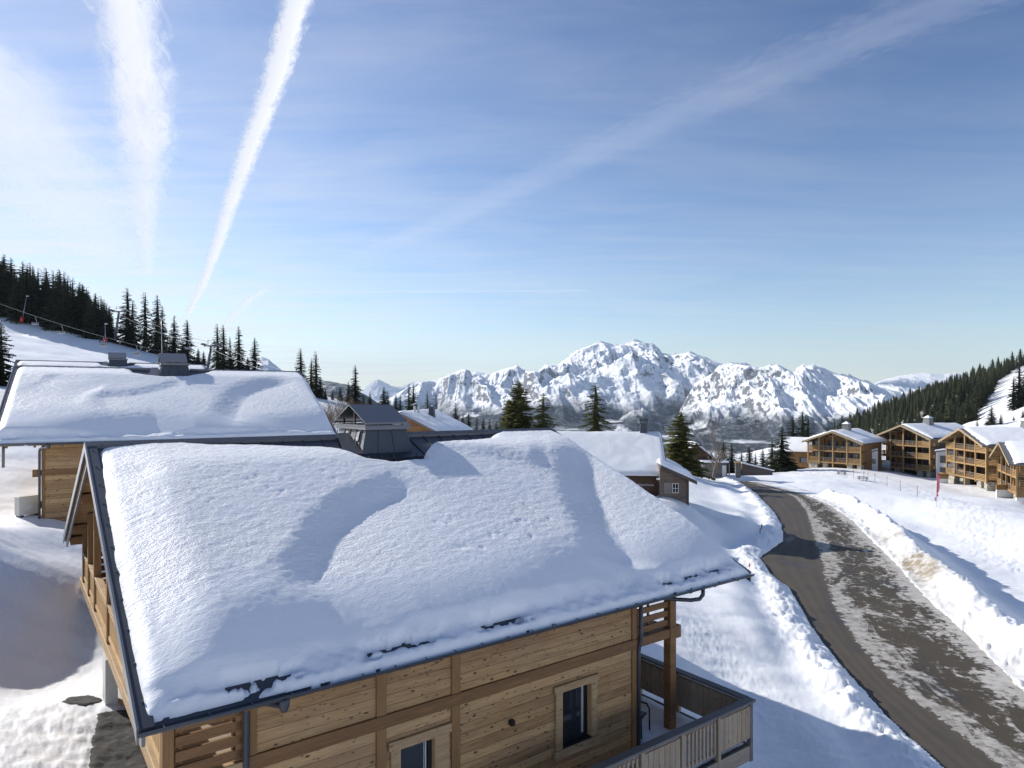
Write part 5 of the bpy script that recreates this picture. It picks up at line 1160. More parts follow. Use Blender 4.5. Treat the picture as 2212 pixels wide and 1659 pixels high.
    b.f += [(0, 1, 5, 4), (1, 2, 6, 5), (2, 3, 7, 6), (3, 0, 4, 7), (4, 5, 6, 7)]; add(b, 'snow_cap', 'snow_far', cq)
    return A
M['glass_bright'] = m_glass('bright_glass', (0.20, 0.22, 0.25))
apartment('three storey timber apartment house with french windows, farthest along the row', 73.4, 167, R(-47.1), 12.3, 15, -16.2, (-14.8, -12.0), -9.95, 0.377, 6.5, 61, french=True)
aB = apartment('four storey timber apartment house standing behind the white banner', 92.9, 170, R(-66.6), 13.0, 19, -18.2, (-16.3, -13.5, -10.7), -8.9, 0.415, 8.0, 62)
apartment('four storey timber apartment house rising behind the red feather flag', 94.9, 147, R(-96.7), 14.8, 22, -17.8, (-15.65, -12.85, -10.05), -8.75, 0.367, 11.5, 63)
apartment('lower timber apartment house cut by the edge of the view, above the terrace walls', 94.5, 131, R(-115.6), 15.0, 17, -18.4, (-16.1, -13.3), -11.0, 0.40, 8, 64)
# white link blocks between them
def link_block(label, X0, Y0, ang, w, d, zb, zt_, wins, rise):
    L = empty('link_building', (X0, Y0, zb-1), ang, label, 'building', 'white rendered blocks between the apartment houses'); h = zt_-zb+1
    b = MB(); b.prism([(0, 0, 0), (w, 0, 0), (w, 0, h+rise), (0, 0, h)], (0, d, 0)); b.build('wall', M['render'], L)
    b = MB(); b.prism([(-0.3, -0.4, h-0.02), (w, -0.4, h+rise+0.05), (w, -0.4, h+rise+0.22), (-0.3, -0.4, h+0.15)], (0, d+0.4, 0)); rf = b.build('roof', M['slate'], L)
    b = MB(); b.prism([(-0.25, -0.25, h+0.16), (w-0.02, -0.25, h+rise+0.23), (w-0.02, -0.25, h+rise+0.6), (-0.2, -0.25, h+0.45)], (0, d, 0)); b.build('snow_cover', M['snow_far'], rf, bevel=0.15)
    for x0, x1, z0_, z1_ in wins:
        b = MB(); b.box(x0, x1, -0.04, -0.003, z0_-zb+1, z1_-zb+1); wn = b.build('window', M['apt_clad'], L)
        b = MB(); b.box(x0+0.12, x1-0.12, -0.06, -0.041, z0_-zb+1.12, z1_-zb+0.88); b.build('pane', M['glass'], wn)
    b = MB(); b.cyl((-0.12, -0.1, 0), (-0.12, -0.1, h), 0.06, n=8); b.build('downpipe', M['shutter'], L)
link_block('low white rendered block between the french windowed house and the bannered house', 83.9, 164.0, R(-14), 4.7, 7, -16.6, -13.5, ((0.7, 2.0, -15.2, -14.1), (3.0, 4.2, -15.2, -14.1), (0.7, 2.3, -17.0, -15.9)), 1.5)
link_block('tall narrow white rendered block just left of the house behind the flag', 98.8, 157.0, R(-35), 4.4, 8, -18.2, -11.9, ((0.8, 2.7, -14.4, -12.7), (0.8, 2.7, -17.2, -15.4)), 0.7)
# shingled annex at the far left end
hA, add, rf, wl = house('side_annex', 'low timber annex with a bright snow roof at the left end of the apartments', 'annex', (68.6, 173.5, -12.7), R(-30), 8.5, 4.2, 0.75, 3.6, 'apt_wall', 'slate', 0.34, 71, 0.5, 0.2)
b = MB(); b.box(5.0, 6.9, 0.44, 0.498, -3.0, -1.6); wn = add(b, 'window', 'shutter')
b = MB(); b.box(5.4, 6.8, 0.42, 0.439, -2.9, -1.7); b.build('pane', M['glass_bright'], wn)
# terrace walls below the last two houses
def terrace(px0, px1, r0, r1, r2, Y, lab, ang=-8):
    q = ray(px0, r1, Y); wd = (px1-px0)/FPX*Y; T_ = empty('terrace_wall', (q[0], q[1], -(r2-CY)/FPX*Y-0.8), R(ang), lab, 'wall', 'terrace walls of the apartments'); zb = q[2]+(r2-CY)/FPX*Y+0.8; zt_ = -(r0-CY)/FPX*Y+(r2-CY)/FPX*Y+0.8
    b = MB(); b.box(0, wd, 0, 0.3, 0, zb); b.box(wd-0.3, wd, 0.3, 3.2, 0, zb); b.build('base', M['render'], T_)
    b = MB(); b.box(-0.02, wd+0.02, -0.03, 0.28, zb+0.002, zt_); b.box(wd-0.3, wd+0.018, 0.28, 3.2, zb+0.002, zt_-0.002); b.build('parapet', M['apt_clad'], T_, bevel=0.02)
terrace(2027, 2047, 1023, 1034, 1040, 143, 'short terrace wall of brown boards beside the red feather flag')
terrace(2153, 2195, 1047, 1058, 1069, 124, 'long terrace wall with brown boards over white render, under the corner of the house behind the flag')
terrace(2196, 2226, 1061, 1075, 1082, 117, 'terrace wall of brown boards under the lowest apartment house')
terrace(2214, 2250, 1079, 1092, 1104, 106, 'nearest terrace wall, brown boards over white render, cut by the edge of the view', -4)
# white banner tied to the balcony of the second house
bn = empty('banner', (0, 0, 0), 0, 'white banner with a reddish round emblem, tied under the first balcony of an apartment house', 'banner')
bn.matrix_world = Matrix.Translation((92.9, 170, -18.2-1.6)) @ Matrix.Rotation(R(-66.6), 4, 'Z')
m, t, p, o = material('banner_print'); tc = t.n('ShaderNodeTexCoord').outputs['Object']; sp = t.n('ShaderNodeSeparateXYZ', {0: tc})
cc = t.ramp(t.math('MULTIPLY_ADD', sp.outputs[2], 0.45, -1.52), ((0.0, (0.35, 0.50, 0.68)), (0.22, (0.45, 0.60, 0.75)), (0.34, (0.74, 0.78, 0.80)), (0.6, (0.60, 0.72, 0.72)), (0.66, (0.78, 0.80, 0.80))))
setp(t, p, color=cc, rough=0.6); M['banner'] = m
b = MB(); b.prism([(0.1, -0.32, 3.2), (3.0, -0.32, 3.05), (3.0, -0.32, 4.95), (0.3, -0.32, 5.1)], (0, 0.03, 0)); b.build('cloth', M['banner'], bn)
M['red_print'] = m_plain('red_print', (0.55, 0.13, 0.12), 0.6)
b = MB(); b.cyl((0.55, -0.35, 4.45), (0.55, -0.322, 4.45), 0.36, n=20); b.build('emblem', M['red_print'], bn)
# ------------------------------------------------------------------ spruces
def m_needles(name, a, b_):
    m, t, p, o = material(name); oi = t.n('ShaderNodeObjectInfo').outputs['Random']; tc = t.n('ShaderNodeTexCoord').outputs['Object']
    n = t.math('ADD', t.math('MULTIPLY', t.noise(tc, 0.9, 3, 0.6), 0.9), t.math('MULTIPLY', t.math('SUBTRACT', oi, 0.5), 0.5))
    c = t.mix(t.math('MULTIPLY_ADD', n, 1.4, -0.2, clamp=True), a, b_)
    setp(t, p, color=c, rough=0.7, spec=0.15)
    tl = t.n('ShaderNodeBsdfTranslucent', {'Color': c}); mx = t.n('ShaderNodeMixShader', {0: 0.18, 1: p.outputs[0], 2: tl.outputs[0]}); t.link(mx.outputs[0], o.inputs[0])
    return m
M['needle_dark'] = m_needles('dark_needles', (0.018, 0.024, 0.014), (0.055, 0.066, 0.030))
M['needle_olive'] = m_needles('olive_needles', (0.055, 0.062, 0.018), (0.19, 0.185, 0.055))
M['bark'] = m_plain('spruce_bark', (0.075, 0.055, 0.042), 0.9, 0, 0.3, 4.0)
def spruce_data(seed, H, Rb, whorl=0.36, nb=7, droop=0.35, blades=11, low=0.06, power=0.85, gap=0.06, leaf=1.0, core=0.0, cut=0.985):
    rg = np.random.default_rng(seed); V = []; z = H*low; lean = rg.uniform(-0.02, 0.02, 2)
    quads = []
    while z < H*cut:
        f = z/H; Lw = Rb*(1-f)**power*(0.82+0.36*rg.random())+0.10
        n = max(3, int(nb*(0.6+0.6*(1-f)))); ph = rg.uniform(0, 6.28)
        for k in range(n):
            if rg.random() < gap: continue
            a = ph+6.283*k/n+rg.uniform(-0.35, 0.35); L = Lw*rg.uniform(0.62, 1.12); zz0 = z+rg.uniform(-0.65, 0.65)*whorl
            d = np.array([math.cos(a), math.sin(a), 0]); sd_ = np.array([-math.sin(a), math.cos(a), 0])
            dr = droop*rg.uniform(0.75, 1.7)*(0.45+0.9*(1-f)); up0 = 0.35*f
            u = np.linspace(0.10, 1.0, blades)
            ax = d[None]*(L*u)[:, None]; ax[:, 2] = zz0+L*(up0*u-dr*u**1.5+0.22*dr*np.clip(u-0.7, 0, 1)*2)
            ax[:, :2] += lean*z
            wv = L*0.36*np.sin(np.pi*np.clip(u*0.86+0.12, 0, 1))*rg.uniform(0.6, 1.25, blades)*leaf
            step = L/blades
            for s_ in (-1, 1):
                tipv = ax+sd_[None]*(s_*wv)[:, None]+d[None]*(0.55*wv)[:, None]; tipv[:, 2] -= wv*rg.uniform(0.15, 0.75, blades)
                b0 = ax-d[None]*step*0.55; b1 = ax+d[None]*step*0.75; b1[:, 2] -= 0.1*step
                mid = (b1+tipv)/2; mid[:, 2] -= 0.10*wv
                quads.append(np.stack([b0, b1, mid+d[None]*0.25*wv[:, None], tipv], 1))
            # hanging twigs below the branch
            hb = ax.copy(); hl = (0.16+0.22*L/Rb)*rg.uniform(0.5, 1.3, blades)*(0.4+dr)*min(1.0, H/9)
            c1 = hb+d[None]*step*0.7; c2 = hb+d[None]*step*0.35; c2[:, 2] -= hl; c3 = hb-d[None]*step*0.2; c3[:, 2] -= hl*0.8
            quads.append(np.stack([hb-d[None]*step*0.3, c1, c2, c3], 1))
        z += whorl*(0.65+0.75*f*0+0.6*rg.random())*(1.0-0.45*f)
    if core:                                   # dense inner boughs: jagged overlapping skirts
        nt = 9
        for k in range(nt):
            f0 = low+(0.97-low)*k/nt; f1 = min(0.995, low+(0.97-low)*(k+1.7)/nt); ro = Rb*core*(1-f0)**power; ri = Rb*core*0.35*(1-f1)**power; a = np.linspace(0, 2*np.pi, 12)[:-1]+rg.uniform(0, 1); ro = ro*rg.uniform(0.7, 1.25, 11); zo = H*f0-rg.uniform(0, 0.05, 11)*H
            P0 = np.stack([np.cos(a)*ro, np.sin(a)*ro, zo], -1); P1 = np.stack([np.cos(a)*ri, np.sin(a)*ri, np.full(11, H*f1)], -1)
            quads.append(np.stack([P0, np.roll(P0, -1, 0), np.roll(P1, -1, 0), P1], 1))
    q = np.concatenate(quads); nv = len(q)*4
    # leader
    v = q.reshape(-1, 3); f = np.arange(nv).reshape(-1, 4)
    me = bpy.data.meshes.new('crown'); me.vertices.add(nv); me.vertices.foreach_set('co', v.astype(np.float32).ravel())
    me.loops.add(nv); me.loops.foreach_set('vertex_index', f.astype(np.int32).ravel()); me.polygons.add(len(f))
    me.polygons.foreach_set('loop_start', np.arange(0, nv, 4, dtype=np.int32)); me.polygons.foreach_set('loop_total', np.full(len(f), 4, np.int32)); me.update(calc_edges=True)
    b = MB(); b.cyl((0, 0, -1.5), (lean[0]*H, lean[1]*H, H*min(1, cut+0.01)), H*0.013+0.06, 0.015, 7)
    tm = bpy.data.meshes.new('trunk'); tm.from_pydata(b.v, [], b.f)
    tm.materials.append(M['bark'])
    return me, tm, H
def kinds(mat, specs):
    r = []
    for s in specs:
        me, tm, H = spruce_data(**s); me.materials.append(M[mat]); r.append((me, tm, H))
    return r
K_BUSH = kinds('needle_olive', [dict(seed=1, H=12.5, Rb=3.3, whorl=0.30, nb=9, droop=0.30, blades=13, power=0.66, gap=0.03, leaf=0.95, core=0.34), dict(seed=2, H=10.5, Rb=2.3, whorl=0.36, nb=7, droop=0.55, blades=12, power=0.75, gap=0.10, leaf=0.9, core=0.22),
                                dict(seed=3, H=12.5, Rb=2.6, whorl=0.42, nb=6, droop=0.55, blades=12, power=0.66, gap=0.15, leaf=0.9, core=0.22), dict(seed=4, H=9.5, Rb=2.9, whorl=0.30, nb=9, droop=0.30, blades=12, power=0.68, gap=0.04, leaf=0.9, core=0.34)])
K_TALL = kinds('needle_dark', [dict(seed=11, H=22, Rb=3.9, whorl=0.62, nb=7, droop=0.42, blades=10, power=0.72, gap=0.13, core=0.22), dict(seed=12, H=20, Rb=3.1, whorl=0.66, nb=6, droop=0.55, blades=10, power=0.7, gap=0.18, core=0.22), dict(seed=13, H=21, Rb=3.4, whorl=0.6, nb=7, droop=0.5, blades=9, power=0.65, gap=0.16, core=0.22),
                               dict(seed=14, H=16, Rb=3.3, whorl=0.55, nb=7, droop=0.35, blades=10, power=0.8, gap=0.08, core=0.22), dict(seed=15, H=18, Rb=2.6, whorl=0.6, nb=6, droop=0.5, blades=9, power=0.68, gap=0.22, core=0.22), dict(seed=16, H=14, Rb=3.2, whorl=0.5, nb=8, droop=0.4, blades=10, power=0.8, gap=0.06, core=0.22)])
K_FOREST = kinds('needle_dark', [dict(seed=20+i, H=16+i, Rb=2.9+0.2*(i % 3), whorl=0.75, nb=6, droop=0.45, blades=6, power=0.66, gap=0.05, leaf=1.2, core=0.42, cut=0.94) for i in range(5)])
K_GREEN = []
for me, tm, H in K_FOREST:
    m2 = me.copy(); m2.materials.clear(); m2.materials.append(M['needle_mid'] if 'needle_mid' in M else M['needle_dark']); K_GREEN.append((m2, tm, H))
M['needle_mid'] = m_needles('mid_needles', (0.020, 0.027, 0.014), (0.062, 0.070, 0.030))
for m2, tm, H in K_GREEN: m2.materials.clear(); m2.materials.append(M['needle_mid'])
def spruce(kind, x, y, z, H, label, group, rot=None, wide=1.0, parts=True):
    me, tm, H0 = kind; s = H/H0
    if parts:
        e = empty('spruce_tree', (x, y, z), random.uniform(0, 6.28) if rot is None else rot, label, 'tree', group); e.scale = (s*wide, s*wide, s)
        for nm, d in (('crown', me), ('trunk', tm)):
            o = bpy.data.objects.new(nm, d); col.objects.link(o); o.parent = e
        return e
    o = bpy.data.objects.new('spruce_tree', me); col.objects.link(o); o.location = (x, y, z); o.rotation_euler = (0, 0, random.uniform(0, 6.28)); o.scale = (s*wide, s*wide, s)
    return tag(o, label, 'tree', group)
def tree_at(kind, px, row, Y, label, group=None, wide=1.0, zb=None, sink=0.0):
    x, y, zt_ = ray(px, row, Y); z = GZ(x, y)-sink if zb is None else zb
    return spruce(kind, x, y, z, zt_-z, label, group, wide=wide)
G1 = 'olive green spruces near the chalets'
tree_at(K_BUSH[0], 1122, 822, 112, 'broadest olive green spruce, rising straight above the snowy ridge of the near chalet', G1, 1.4)
tree_at(K_BUSH[3], 1098, 862, 116, 'shorter bushy spruce tucked against the left side of the broadest olive spruce', G1, 1.05)
tree_at(K_BUSH[1], 1173, 846, 109, 'slim drooping olive spruce just right of the broadest one', G1, 1.3)
tree_at(K_BUSH[2], 1287, 827, 104, 'lone ragged olive spruce standing above the snow roof of the lettered chalet', G1, 1.45)
tree_at(K_BUSH[3], 1472, 889, 104, 'bushy spruce beside the bare tree, right of the lettered chalet', G1, 1.4)
G2 = 'dark spruces behind the chalets'
for k, (px, row, Y, kd, wd, lab) in enumerate((
    (984, 868, 150, 3, 0.8, 'tallest of the small dark spruces right of the orange gabled house'), (1012, 889, 150, 5, 0.8, 'dark spruce second from the tallest right of the orange gabled house'), (1000, 893, 160, 5, 0.8, None), (1030, 899, 156, 4, 0.9, None), (1044, 903, 160, 5, 0.8, None), (1057, 905, 158, 3, 0.8, None), (1072, 908, 160, 5, 0.8, None), (1086, 916, 160, 5, 0.8, None),
    (883, 828, 165, 1, 1.0, 'left one of two tall lacy spruces behind the orange gabled house'), (893, 829, 168, 2, 1.0, 'right one of two tall lacy spruces behind the orange gabled house'), (829, 834, 170, 5, 1.1, 'squat dense spruce above the chimney hood of the near chalet'), (838, 843, 172, 3, 0.8, None), (799, 843, 168, 3, 0.8, 'narrow spruce between the chimney hood and the tall spruce left of it'), (865, 852, 175, 3, 0.7, None), (855, 850, 178, 5, 0.7, None),
    (768, 787, 150, 0, 1.05, 'tall broad dark spruce rising behind the left end of the chimney hood'), (752, 822, 160, 3, 0.9, None), (735, 835, 158, 5, 0.9, None), (718, 842, 155, 3, 0.8, None), (703, 838, 150, 5, 0.8, None), (785, 850, 165, 5, 0.8, None),
    (650, 751, 140, 2, 1.0, 'leftmost of three thin spruces over the right end of the second chalet'), (672, 773, 142, 4, 1.1, 'middle and shortest of three thin spruces over the end of the second chalet'), (683, 757, 145, 1, 1.0, 'rightmost of three thin spruces over the end of the second chalet'), (640, 792, 150, 3, 0.9, None), (692, 812, 150, 5, 0.9, None),
    (924, 845, 185, 4, 0.7, 'thin half bare conifer left of the orange house chimney'), (942, 850, 185, 4, 0.5, 'thinnest half bare conifer above the orange house chimney'))):
    tree_at(K_TALL[kd], px, row, Y, lab or 'small dark spruce in the cluster behind the chalets', G2, wd*1.25)
G3 = 'spruces along the lift line'
for px, row, Y, kd, wd, lab in (
    (276, 620, 252, 0, 1.05, 'tallest spruce right of the upper lift pylon'), (286, 648, 258, 2, 0.9, 'shorter spruce close behind the tallest one by the upper lift pylon'), (314, 629, 250, 1, 0.95, 'slender spruce second from the upper lift pylon'), (340, 637, 248, 2, 1.0, 'broad ragged spruce third from the upper lift pylon'), (350, 660, 256, 0, 0.8, 'spruce half hidden behind the broad ragged one by the lift line'), (376, 680, 240, 3, 1.0, 'dense cone shaped spruce under the lift cable'), (405, 690, 236, 2, 1.1, 'open drooping spruce under the hanging lift chair'), (395, 735, 240, 5, 1.0, 'low spruce at the foot of the open drooping one'),
    (428, 752, 232, 5, 1.0, 'low spruce just left of the lower lift pylon'), (420, 765, 236, 3, 0.9, 'lowest spruce left of the lower lift pylon'), (440, 757, 238, 5, 0.9, 'low round spruce close to the lower lift pylon'),
    (470, 698, 215, 1, 1.0, 'first tall spruce right of the lower lift pylon'), (483, 701, 220, 2, 0.9, 'twin tall spruce next to the first one right of the lower pylon'), (497, 726, 222, 4, 0.9, 'short thin spruce between the twins and the broad spruce'), (516, 703, 214, 0, 0.95, 'broad tall spruce right of the twin spruces on the slope'), (550, 729, 212, 2, 1.15, 'last spruce on the slope, with drooping tiers'), (535, 770, 216, 5, 1.0, 'small spruce filling the gap beside the last spruce on the slope'), (500, 768, 217, 5, 1.0, 'small spruce at the feet of the broad tall spruce'), (478, 772, 218, 3, 1.0, 'small spruce at the feet of the twin spruces')):
    tree_at(K_TALL[kd], px, row, Y-24, lab, G3, wd*1.3)
tree_at(K_TALL[5], 2, 690, 66, 'dark spruce cut by the left edge beside the chalet roofs', None, 1.0, zb=-1.0)
G4 = 'spruces at the end of the road'
for px, row, Y, kd, wd, lab in ((1734, 885, 182, 0, 1.15, 'tallest dark spruce left of the apartments'), (1713, 896, 184, 2, 1.1, 'second tallest dark spruce left of the apartments'), (1746, 894, 186, 3, 0.9, 'dark spruce leaning against the tallest one left of the apartments'), (1689, 921, 160, 5, 1.25, 'wide low dark spruce in front of the apartment annex'), (1668, 945, 168, 3, 1.0, 'small dark spruce left of the wide low one'),
    (1563, 953, 150, 5, 1.1, 'small spruce behind the bare tree'), (1581, 957, 152, 3, 1.2, 'rounder spruce just right of the bare tree'), (1619, 962, 165, 5, 1.0, 'small spruce behind the timber pillar'), (1632, 978, 168, 3, 1.0, 'smallest spruce right of the timber pillar'), (1648, 968, 175, 5, 0.9, 'thin spruce between the timber pillar and the wide low spruce'), (1657, 985, 185, 3, 1.0, 'short spruce right behind the end of the ramp wall'), (1602, 975, 172, 5, 1.0, 'short spruce just left of the timber pillar')):
    tree_at(K_TALL[kd], px, row, Y, lab, G4, wd*1.3)
G5 = 'young spruces on the piste behind the apartments'
for px, row, rb, kd, wd, lab in ((2142, 875, 916, 5, 1.1, 'dense young spruce alone on the piste above the apartment roofs'), (2162, 893, 925, 3, 1.1, 'smaller spruce beside the dense young one on the piste'), (2111, 904, 924, 4, 1.2, 'sparse snowy little spruce on the piste'), (2190, 898, 930, 5, 1.0, 'low spruce near the last chimney'), (2210, 884, 935, 3, 1.0, 'spruce at the edge of the view above the last chimney')):
    x, y, z = ray(px, rb, 255); tree_at(K_TALL[kd], px, row, 255, lab, G5, wd*1.3)
for px, row, lab in ((2202, 783, 'big dark spruce at the right edge of the piste'), (2189, 812, 'slender spruce just left of the big one at the right edge of the piste'), (2216, 775, 'outermost dark spruce at the right edge of the piste')):
    tree_at(K_TALL[0 if px != 2189 else 4], px, row, 330, lab, G5, 1.35)
# left forest above the piste
ex = np.array((-80, 0, 42, 128, 219, 262)); eY = np.array((236, 235, 231, 226, 221, 218)); n = 0
LF = 'dense dark spruces along the upper edge of the ski slope'
for k in range(108):
    px = random.uniform(-35, 238); dep = random.choice((1, 3, 6, 10, 15, 22, 30)) + random.uniform(-1, 2)
    Y = float(np.interp(px, ex, eY))+dep; x, y, _ = ray(px, 700, Y); z = GZ(x, y)
    H = random.uniform(16, 22.5)*float(np.interp(px, (0, 130, 180, 238), (1.0, 0.93, 0.84, 0.66))); spruce(K_TALL[random.randrange(6)], x, y, z-0.5, H, 'tall dark spruce in the dense forest above the ski slope', LF, wide=random.uniform(1.0, 1.4), parts=False)
# right forest
bpx = (1770, 1850, 1950, 2010, 2090, 2123, 2146, 2206); fY = (600, 440, 320, 285, 287, 380, 430, 540); cY = (730, 705, 660, 620, 575, 560, 552, 556)
RF = []
for k in range(9000):
    px = random.uniform(1772, 2215); y0 = float(np.interp(px, bpx, fY)); y1 = float(np.interp(px, bpx, cY))+18; Y = random.uniform(y0, y1)
    if px > float(np.interp(Y, (285, 380, 430, 490, 530, 560), (2088, 2120, 2143, 2152, 2171, 2215)))+random.uniform(-4, 4): continue
    x, y, _ = ray(px, 700, Y)
    if any((x-a)**2+(y-b_)**2 < 27 for a, b_ in RF): continue
    RF.append((x, y))
RF.sort(key=lambda q: q[1]); RGZ = ground_z(np.array([q[0] for q in RF]), np.array([q[1] for q in RF]))
NIND = 165; rest_v, rest_f, off = [], [], 0
for k, (x, y) in enumerate(RF):
    H = random.choice((random.uniform(8, 12), random.uniform(11, 15), random.uniform(13, 17.5))); kd = random.randrange(5)
    if k < NIND: spruce(K_GREEN[kd], x, y, RGZ[k]-0.4, H, 'dark green spruce in the wooded hillside behind the apartments', 'spruces on the wooded hillside', wide=random.uniform(1.25, 1.95), parts=False)
    else:
        me, tm, H0 = K_GREEN[kd]; nv = len(me.vertices); v = np.empty(nv*3, np.float32); me.vertices.foreach_get('co', v); v = v.reshape(-1, 3)*(H/H0); wd = random.uniform(1.25, 1.95); an_ = random.uniform(0, 6.28)
        nc = 99; q = v.reshape(-1, 4, 3); q = np.concatenate([q[:-nc][::2], q[-nc:]]); v = q.reshape(-1, 3)
        v = np.stack([(v[:, 0]*math.cos(an_)-v[:, 1]*math.sin(an_))*wd+x, (v[:, 0]*math.sin(an_)+v[:, 1]*math.cos(an_))*wd+y, v[:, 2]+RGZ[k]-0.4], -1)
        rest_v.append(v); rest_f.append(np.arange(len(v)).reshape(-1, 4)+off); off += len(v)
print('right forest', len(RF))
tag(np_mesh('forest', np.concatenate(rest_v), np.concatenate(rest_f), M['needle_mid'], smooth=False), 'farther spruces of the wooded hillside reading as one mass', 'forest', kind='stuff')
# ------------------------------------------------------------------ bare shrubs and the bare tree
M['twig'] = m_plain('bare_twig', (0.16, 0.115, 0.075), 0.9, 0, 0.2); M['bark_grey'] = m_plain('grey_bark', (0.20, 0.165, 0.135), 0.9, 0, 0.25)
def bare(name, label, cat, x, y, z, h, seed, levels, mat, group=None, stems=1, spread=0.5, r0=0.12):
    rg = random.Random(seed); trunk = MB(); crown = MB()
    def grow(p, d, L, r, lv):
        pts = [p]; q = p.copy(); dd = d.copy()
        for k in range(4):
            dd = (dd+Vector((rg.uniform(-1, 1), rg.uniform(-1, 1), rg.uniform(-0.4, 0.9)))*0.16).normalized(); q = q+dd*L/4; pts.append(q.copy())
        (trunk if lv == 0 else crown).tube([tuple(a) for a in pts], [r*(1-0.13*k) for k in range(5)], 5 if lv < 2 else 3)
        if lv < levels:
            for k in range(rg.randint(4, 6) if lv < 2 else rg.randint(3, 5)):
                f = rg.uniform(0.30, 1.0); a = rg.uniform(0, 6.28); i = min(3, int(f*4)); b0 = pts[i]+(pts[i+1]-pts[i])*(f*4-i)
                nd = (dd*0.75+Vector((math.cos(a), math.sin(a), rg.uniform(-0.1, 0.5)))*spread*1.3).normalized(); grow(b0, nd, L*rg.uniform(0.45, 0.68), r*0.5, lv+1)
    for s in range(stems):
        a = rg.uniform(0, 6.28); lean = 0.0 if stems == 1 else rg.uniform(0.1, 0.75)
        grow(Vector((0.25*lean*math.cos(a)*2, 0.25*lean*math.sin(a)*2, -0.3)), Vector((math.cos(a)*lean, math.sin(a)*lean, 1)).normalized(), h*(0.55 if stems == 1 else 0.6)*rg.uniform(0.85, 1.1), r0, 0)
    e = empty(name, (x, y, z), 0, label, cat, group); trunk.build('trunk', M[mat], e, True); crown.build('crown', M[mat], e, True); return e
q = ray(1540, 1031, 106); bare('bare_tree', 'leafless grey tree at the bend of the road', 'tree', q[0], q[1], GZ(q[0], q[1])-0.1, 8.6, 5, 4, 'bark_grey', None, 1, 0.55, 0.20)
for k, (px, row, Y, h) in enumerate(((706, 925, 52, 3.4), (732, 925, 56, 3.6), (690, 930, 54, 2.6), (752, 915, 60, 3.2))):
    q = ray(px, row, Y); bare('bare_shrub', 'leafless brown shrub between the second chalet and the metal chimney', 'shrub', q[0], q[1], q[2]-0.6, h, 30+k, 3, 'twig', 'leafless shrubs behind the near chalet', 9, 0.55, 0.028)
# ------------------------------------------------------------------ ski lift
M['lift_steel'] = m_plain('lift_steel', (0.12, 0.13, 0.16), 0.5, 0.4)
def pylon(label, px, rt, pxb, rb, Y, arm):
    a = Vector(ray(px, rt, Y)); c = Vector(ray(pxb, rb, Y)); c = c+(c-a)*0.25
    e = empty('lift_pylon', tuple(c), 0, label, 'pylon', 'chairlift pylons'); h = a-c
    b = MB(); b.cyl((0, 0, 0), tuple(h), 0.42, 0.30, 12); b.build('mast', M['lift_steel'], e, True)
    b = MB(); b.box(h.x-arm, h.x+arm, h.y-0.25, h.y+0.25, h.z-0.2, h.z+0.15); b.build('crossarm', M['lift_steel'], e, bevel=0.03)
    for sg in (-1, 1):
        b = MB(); b.box(h.x+sg*arm-0.3, h.x+sg*arm+0.3, h.y-1.4, h.y+1.4, h.z+0.152, h.z+0.40)
        for k in range(4): b.cyl((h.x+sg*arm-0.12, h.y-1.1+k*0.75, h.z+0.5), (h.x+sg*arm+0.12, h.y-1.1+k*0.75, h.z+0.5), 0.2, n=10)
        b.build('sheave_assembly', M['lift_steel'], e)
    b = MB()
    for x in (-0.9, 0.9): b.box(h.x+x-0.05, h.x+x+0.05, h.y-0.05, h.y+0.05, h.z+0.15, h.z+1.5)
    b.box(h.x-0.95, h.x+0.95, h.y-0.05, h.y+0.05, h.z+1.5, h.z+1.6); b.build('service_frame', M['lift_steel'], e)
    return a
pa = pylon('upper chairlift pylon against the forest edge', 257, 673, 250, 722, 222, 2.2); pb = pylon('lower chairlift pylon standing clear against the sky', 456, 747, 449, 790, 190, 2.0)
def rope(a, c, sag, r=0.03, n=14): return [tuple(Vector(a)+(Vector(c)-Vector(a))*(k/n)-Vector((0, 0, 4*sag*(k/n)*(1-k/n)))) for k in range(n+1)], r
lab = ('strand of lift cable on the near side of the two pylons', 'strand of lift cable on the far side of the two pylons')
for i, sg in enumerate((-1, 1)):
    off_ = Vector((sg*2.3, 0, 0.62)); far = Vector(ray(150, 640, 262)); low = Vector(ray(640, 818, 160))
    b = MB()
    pts = rope(far+off_, pa+off_, 1.0)[0]+rope(pa+off_, pb+off_, 1.6)[0][1:]+rope(pb+off_, low+off_, 1.0)[0][1:]
    b.tube(pts, 0.05, 5); tag(b.build('lift_cable', M['lift_steel'], None, True), lab[i], 'cable', 'chairlift cables')
ca, cbp = Vector(ray(-60, 634, 196)), Vector(ray(352, 760, 165))
b = MB(); b.tube(rope(ca, cbp, 1.0)[0], 0.035, 5); tag(b.build('lift_cable', M['lift_steel'], None, True), 'lowest cable with four empty chairs over the ski slope', 'cable', 'chairlift cables')
M['chair'] = m_plain('chair_frame', (0.34, 0.34, 0.34), 0.45, 0.3)
